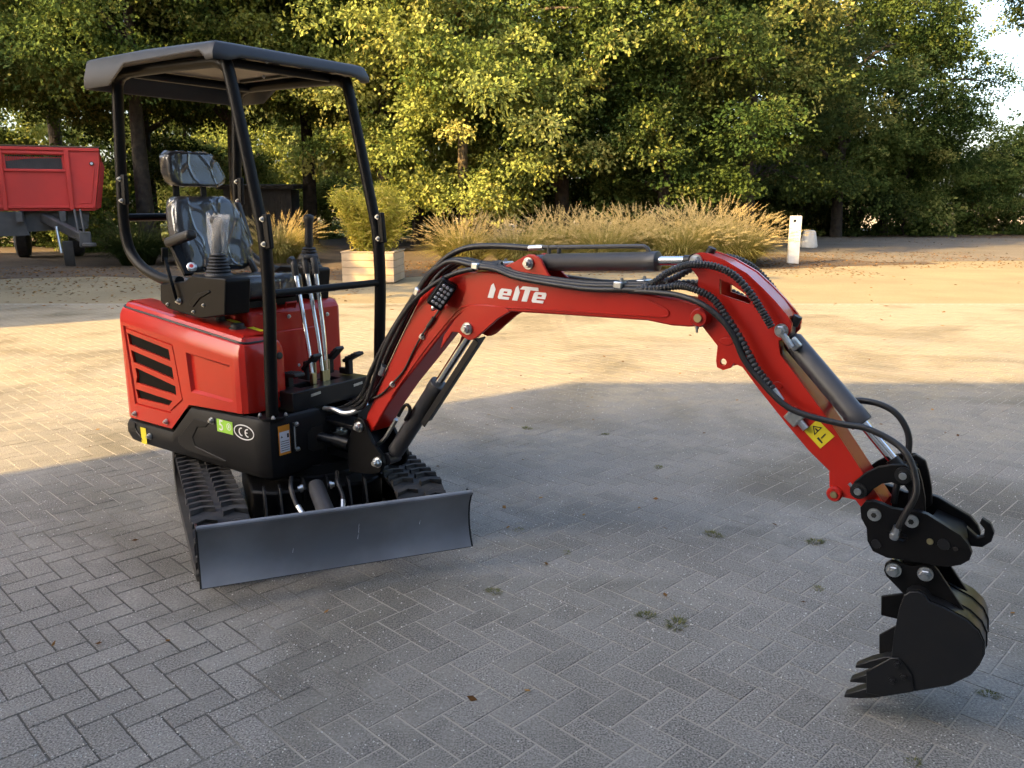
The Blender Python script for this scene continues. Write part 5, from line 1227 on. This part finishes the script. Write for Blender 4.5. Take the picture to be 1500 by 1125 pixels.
for i, (x, y, s, m) in enumerate(((-24, 46, 1.0, 'leaf_yellow'), (-19, 50, 1.1, 'leaf_yellow'), (-14.5, 47, .9, 'leaf_yellow'), (-10, 51, 1.0, 'leaf_yellow'), (-5, 53, 1.1, 'leaf_yellow'), (-29, 40, 1.1, 'leaf_green'), (1, 50, 1.0, 'leaf_olive'), (-34, 50, 1.2, 'leaf_yellow'), (-16.5, 58, 1.2, 'leaf_olive'), (-12.2, 56, 1.1, 'leaf_green'), (-22, 57, 1.2, 'leaf_green'))):
    tree('far', x, y, s, m, ['sunlit tree far beyond the lawn, above the left of the trailer', 'tall sunlit tree far behind the trailer', 'sunlit tree far beyond the lawn, left of the headrest', 'sunlit tree far beyond the lawn, behind the shed', 'sunlit tree far beyond the lawn, behind the bamboo', 'green tree far left beyond the trailer', 'olive tree far behind the middle of the belt', 'yellow tree at the far left horizon', 'olive tree on the horizon behind the near canopy post', 'green tree on the horizon behind the seat', 'green tree on the horizon behind the trailer'][i], i*1.7, group='far trees beyond the lawn')
BU = [(8.6, 39.9, 1.6, 'leaf_dark_shade'), (11.2, 39.5, 1.5, 'leaf_dark_shade'), (13.6, 39.7, 1.7, 'leaf_green'), (16.2, 39.6, 1.5, 'leaf_dark_shade'), (18.6, 40.2, 1.8, 'leaf_green'), (22.4, 40.8, 1.2, 'leaf_green'), (25.6, 41.3, 1.9, 'leaf_green'), (29.4, 42, 1.7, 'leaf_green'), (9.9, 41.8, 1.7, 'leaf_dark_shade'), (12.5, 42.0, 1.8, 'leaf_dark_shade'), (15.0, 42.4, 1.8, 'leaf_dark_shade'), (20.6, 42.8, 1.7, 'leaf_green'), (24.0, 43.2, 1.5, 'leaf_dark_shade'), (.6, 29.2, 1.0, 'leaf_olive'), (3.2, 29.6, 1.0, 'leaf_dark_shade'), (6.2, 30.6, 1.1, 'leaf_dark_shade')]
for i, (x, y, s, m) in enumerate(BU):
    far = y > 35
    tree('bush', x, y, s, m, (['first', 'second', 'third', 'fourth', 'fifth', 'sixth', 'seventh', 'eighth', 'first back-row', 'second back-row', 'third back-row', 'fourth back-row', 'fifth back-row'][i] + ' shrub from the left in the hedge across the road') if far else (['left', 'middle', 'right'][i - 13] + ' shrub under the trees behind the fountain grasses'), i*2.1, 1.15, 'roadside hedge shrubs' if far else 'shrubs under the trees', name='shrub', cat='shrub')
for i, (x, y, s, m) in enumerate(((-12.8, 26.5, 1.1, 'leaf_olive'), (-14.6, 28.5, 1.3, 'leaf_green'), (-8.0, 36.5, 1.0, 'leaf_yellow'), (-5.4, 40, 1.3, 'leaf_yellow'), (-17.2, 29.5, 1.5, 'leaf_dark_shade'), (-10.6, 33.5, 1.3, 'leaf_yellow'), (-12.8, 36.0, 1.6, 'leaf_yellow'), (-2.6, 33.5, 1.4, 'leaf_dark_shade'))):
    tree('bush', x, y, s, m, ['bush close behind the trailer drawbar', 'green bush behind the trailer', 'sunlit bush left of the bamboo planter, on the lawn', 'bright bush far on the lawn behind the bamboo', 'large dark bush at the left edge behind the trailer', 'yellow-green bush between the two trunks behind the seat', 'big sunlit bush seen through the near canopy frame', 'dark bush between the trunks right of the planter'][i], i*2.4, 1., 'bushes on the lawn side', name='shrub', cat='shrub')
for i, (x, y, k, m) in enumerate(((21, 17.5, 'lowA', 'leaf_yellow'), (27, 22, 'lowB', 'leaf_yellow'), (33, 27, 'lowA', 'leaf_olive'), (19.5, 11, 'lowB', 'leaf_yellow'), (25, 14, 'far', 'leaf_olive'))):
    tree(k, x, y, 1.0, m, ['sunlit oak right of the picture beside the yard', 'yellowing oak beyond the yard to the right', 'olive oak where the road leaves to the right', 'low sunlit tree right of the arm, outside the picture', 'olive tree behind the sunlit oaks on the right'][i], i*1.3, group='trees right of the yard')
tree('lowA', -13.4, 31.5, 1.0, 'leaf_dark_shade', 'dark dense tree standing behind the red trailer', 3.6)
tree('highA', -18.0, 34.0, 1.15, 'leaf_dark_shade', 'dark tree in the second row behind the trailer', .4)
tree('dapple', -12.6, 9.2, 1.0, 'leaf_olive', 'tall yard tree left of the picture that dapples the road', 1.0, group='yard trees')

# ------------------------------------------------------------------ weeds, leaves and grit
def weed_mesh(seed):
    rng = np.random.default_rng(seed); v, f, a, _, _ = blades(rng, 90, .045, .05, 1.3, .005, 3); return np_mesh('weed_tuft', v, f, a)
WM = [weed_mesh(s) for s in (5, 6, 7)]
for m in WM: m.materials.append(MATS['weed_leaf'])
WD = [(-.27, 3.56, 1.5, 'largest weed tuft, beside the right corner of the blade'), (.03, 3.66, .6, 'tiny weed just right of the large tuft by the blade'), (.93, 3.60, 1.0, 'weed tuft in the open paving left of the bucket cylinder'), (.50, 2.83, .9, 'left one of the pair of weed tufts left of the bucket'), (.60, 2.76, 1.1, 'right one of the pair of weed tufts left of the bucket'), (-.07, 3.02, .8, 'weed tuft in front of the right end of the blade'), (1.37, 3.51, 1.0, 'weed tuft left of the quick hitch'), (.85, 4.60, .8, 'weed tuft in the shade under the middle of the boom'), (.10, 5.45, .9, 'weed tuft right of the boom cylinder'), (.62, 5.30, .7, 'small weed near the shadow edge below the boom'), (1.22, 3.05, .6, 'small weed left of the bucket ears'), (1.49, 2.32, .7, 'weed tuft under the bucket'), (1.10, 2.00, .6, 'weed tuft nearest the viewer, below the bucket teeth'), (.24, 3.40, .5, 'smallest weed, between the blade and the tuft pair'), (-1.9, 6.2, .8, 'weed in the sunlit paving behind the excavator')]
for i, (x, y, s, lb) in enumerate(WD):
    o = bpy.data.objects.new('weed_tuft', WM[i % 3]); col.objects.link(o); o.location = (x, y, -.002); o.scale = (s*.85, s*.60, s*.34); o.rotation_euler = (0, 0, i*1.1)
    tag(o, lb or 'small weed tuft growing from a joint of the paving', 'weed', 'weed tufts in the paving')
def scatter_leaves():
    rng = np.random.default_rng(8); P = []
    def area(n, x0, x1, y0, y1, f=None):
        k = 0
        while k < n:
            x = x0 + (x1 - x0)*rng.random(); y = y0 + (y1 - y0)*rng.random()
            if f and rng.random() > f(x, y): continue
            P.append((x, y, .004 + .006*rng.random())); k += 1
    area(110, -3, 4, 2.2, 9)
    area(160, -12, 14, 9, 17)
    area(2600, -14, -2.5, 11.5, 20, lambda x, y: min(1, max(0, (y - 11)/5)))
    area(2200, -3.5, 8, 16.5, 22, lambda x, y: min(1, max(.05, (y - 16.8)/2)))
    area(1500, 6.5, 14, 19.5, 26); area(1200, 4, 30, 36, 40); area(500, 9, 30, 24, 36)
    P = np.array(P); n = len(P); D = np.stack([rng.normal(size=n), rng.normal(size=n), rng.normal(0, .15, n)], -1)
    L = (.05 + .04*rng.random(n))*np.where(P[:, 1] < 9, .45, 1.); D /= np.linalg.norm(D, axis=1, keepdims=True)
    U = np.cross(D, np.array([0, 0, 1.])); U[:, 2] += rng.normal(0, .25, n); Wd = L*.6
    V = np.stack([P - D*L[:, None]/2, P + U*Wd[:, None]/2, P + D*L[:, None]/2, P - U*Wd[:, None]/2], 1)
    V[:, :, 2] = np.maximum(V[:, :, 2], .002)
    me = np_mesh('fallen_leaves', V.reshape(-1, 3), np.arange(4*n).reshape(-1, 4), rng.random(n))
    o = obj('fallen_leaves', me, 'fallen_leaf', None, smooth=0); tag(o, 'brown fallen leaves scattered over the yard and verges', 'leaves', kind='stuff')
scatter_leaves()
M('white_grit', (.55, .53, .49), .8)
def grit():
    rng = np.random.default_rng(9); n = 18000
    y = 1.7 + 6.5*rng.random(n)**1.5; x = (rng.random(n)*2 - 1)*(.66*y + .3); keep = (np.sin(x*1.9 + 1)*np.sin(y*2.3) + rng.random(n)*1.6) > .5
    x, y = x[keep], y[keep]; n = len(x); s = (.0012 + .0028*rng.random(n)**2)
    B = np.array([(-1, -.7, 0), (1, -.6, 0), (.1, 1, 0), (0, 0, 1.)]); a = rng.random(n)*6.28; ca, sa = np.cos(a), np.sin(a)
    X = (B[None, :, 0]*ca[:, None] - B[None, :, 1]*sa[:, None])*s[:, None] + x[:, None]; Y = (B[None, :, 0]*sa[:, None] + B[None, :, 1]*ca[:, None])*s[:, None] + y[:, None]; Z = B[None, :, 2]*s[:, None]*.9 + .0006 + 0*x[:, None]
    V = np.stack([X, Y, Z], -1).reshape(-1, 3); F = (np.array([(0, 1, 3), (1, 2, 3), (2, 0, 3)])[None] + (np.arange(n)*4)[:, None, None]).reshape(-1, 3)
    me = np_mesh('grit', V, F); o = obj('grit', me, 'white_grit', None, smooth=0); tag(o, 'pale grit scattered over the paving', 'grit', kind='stuff')
grit()
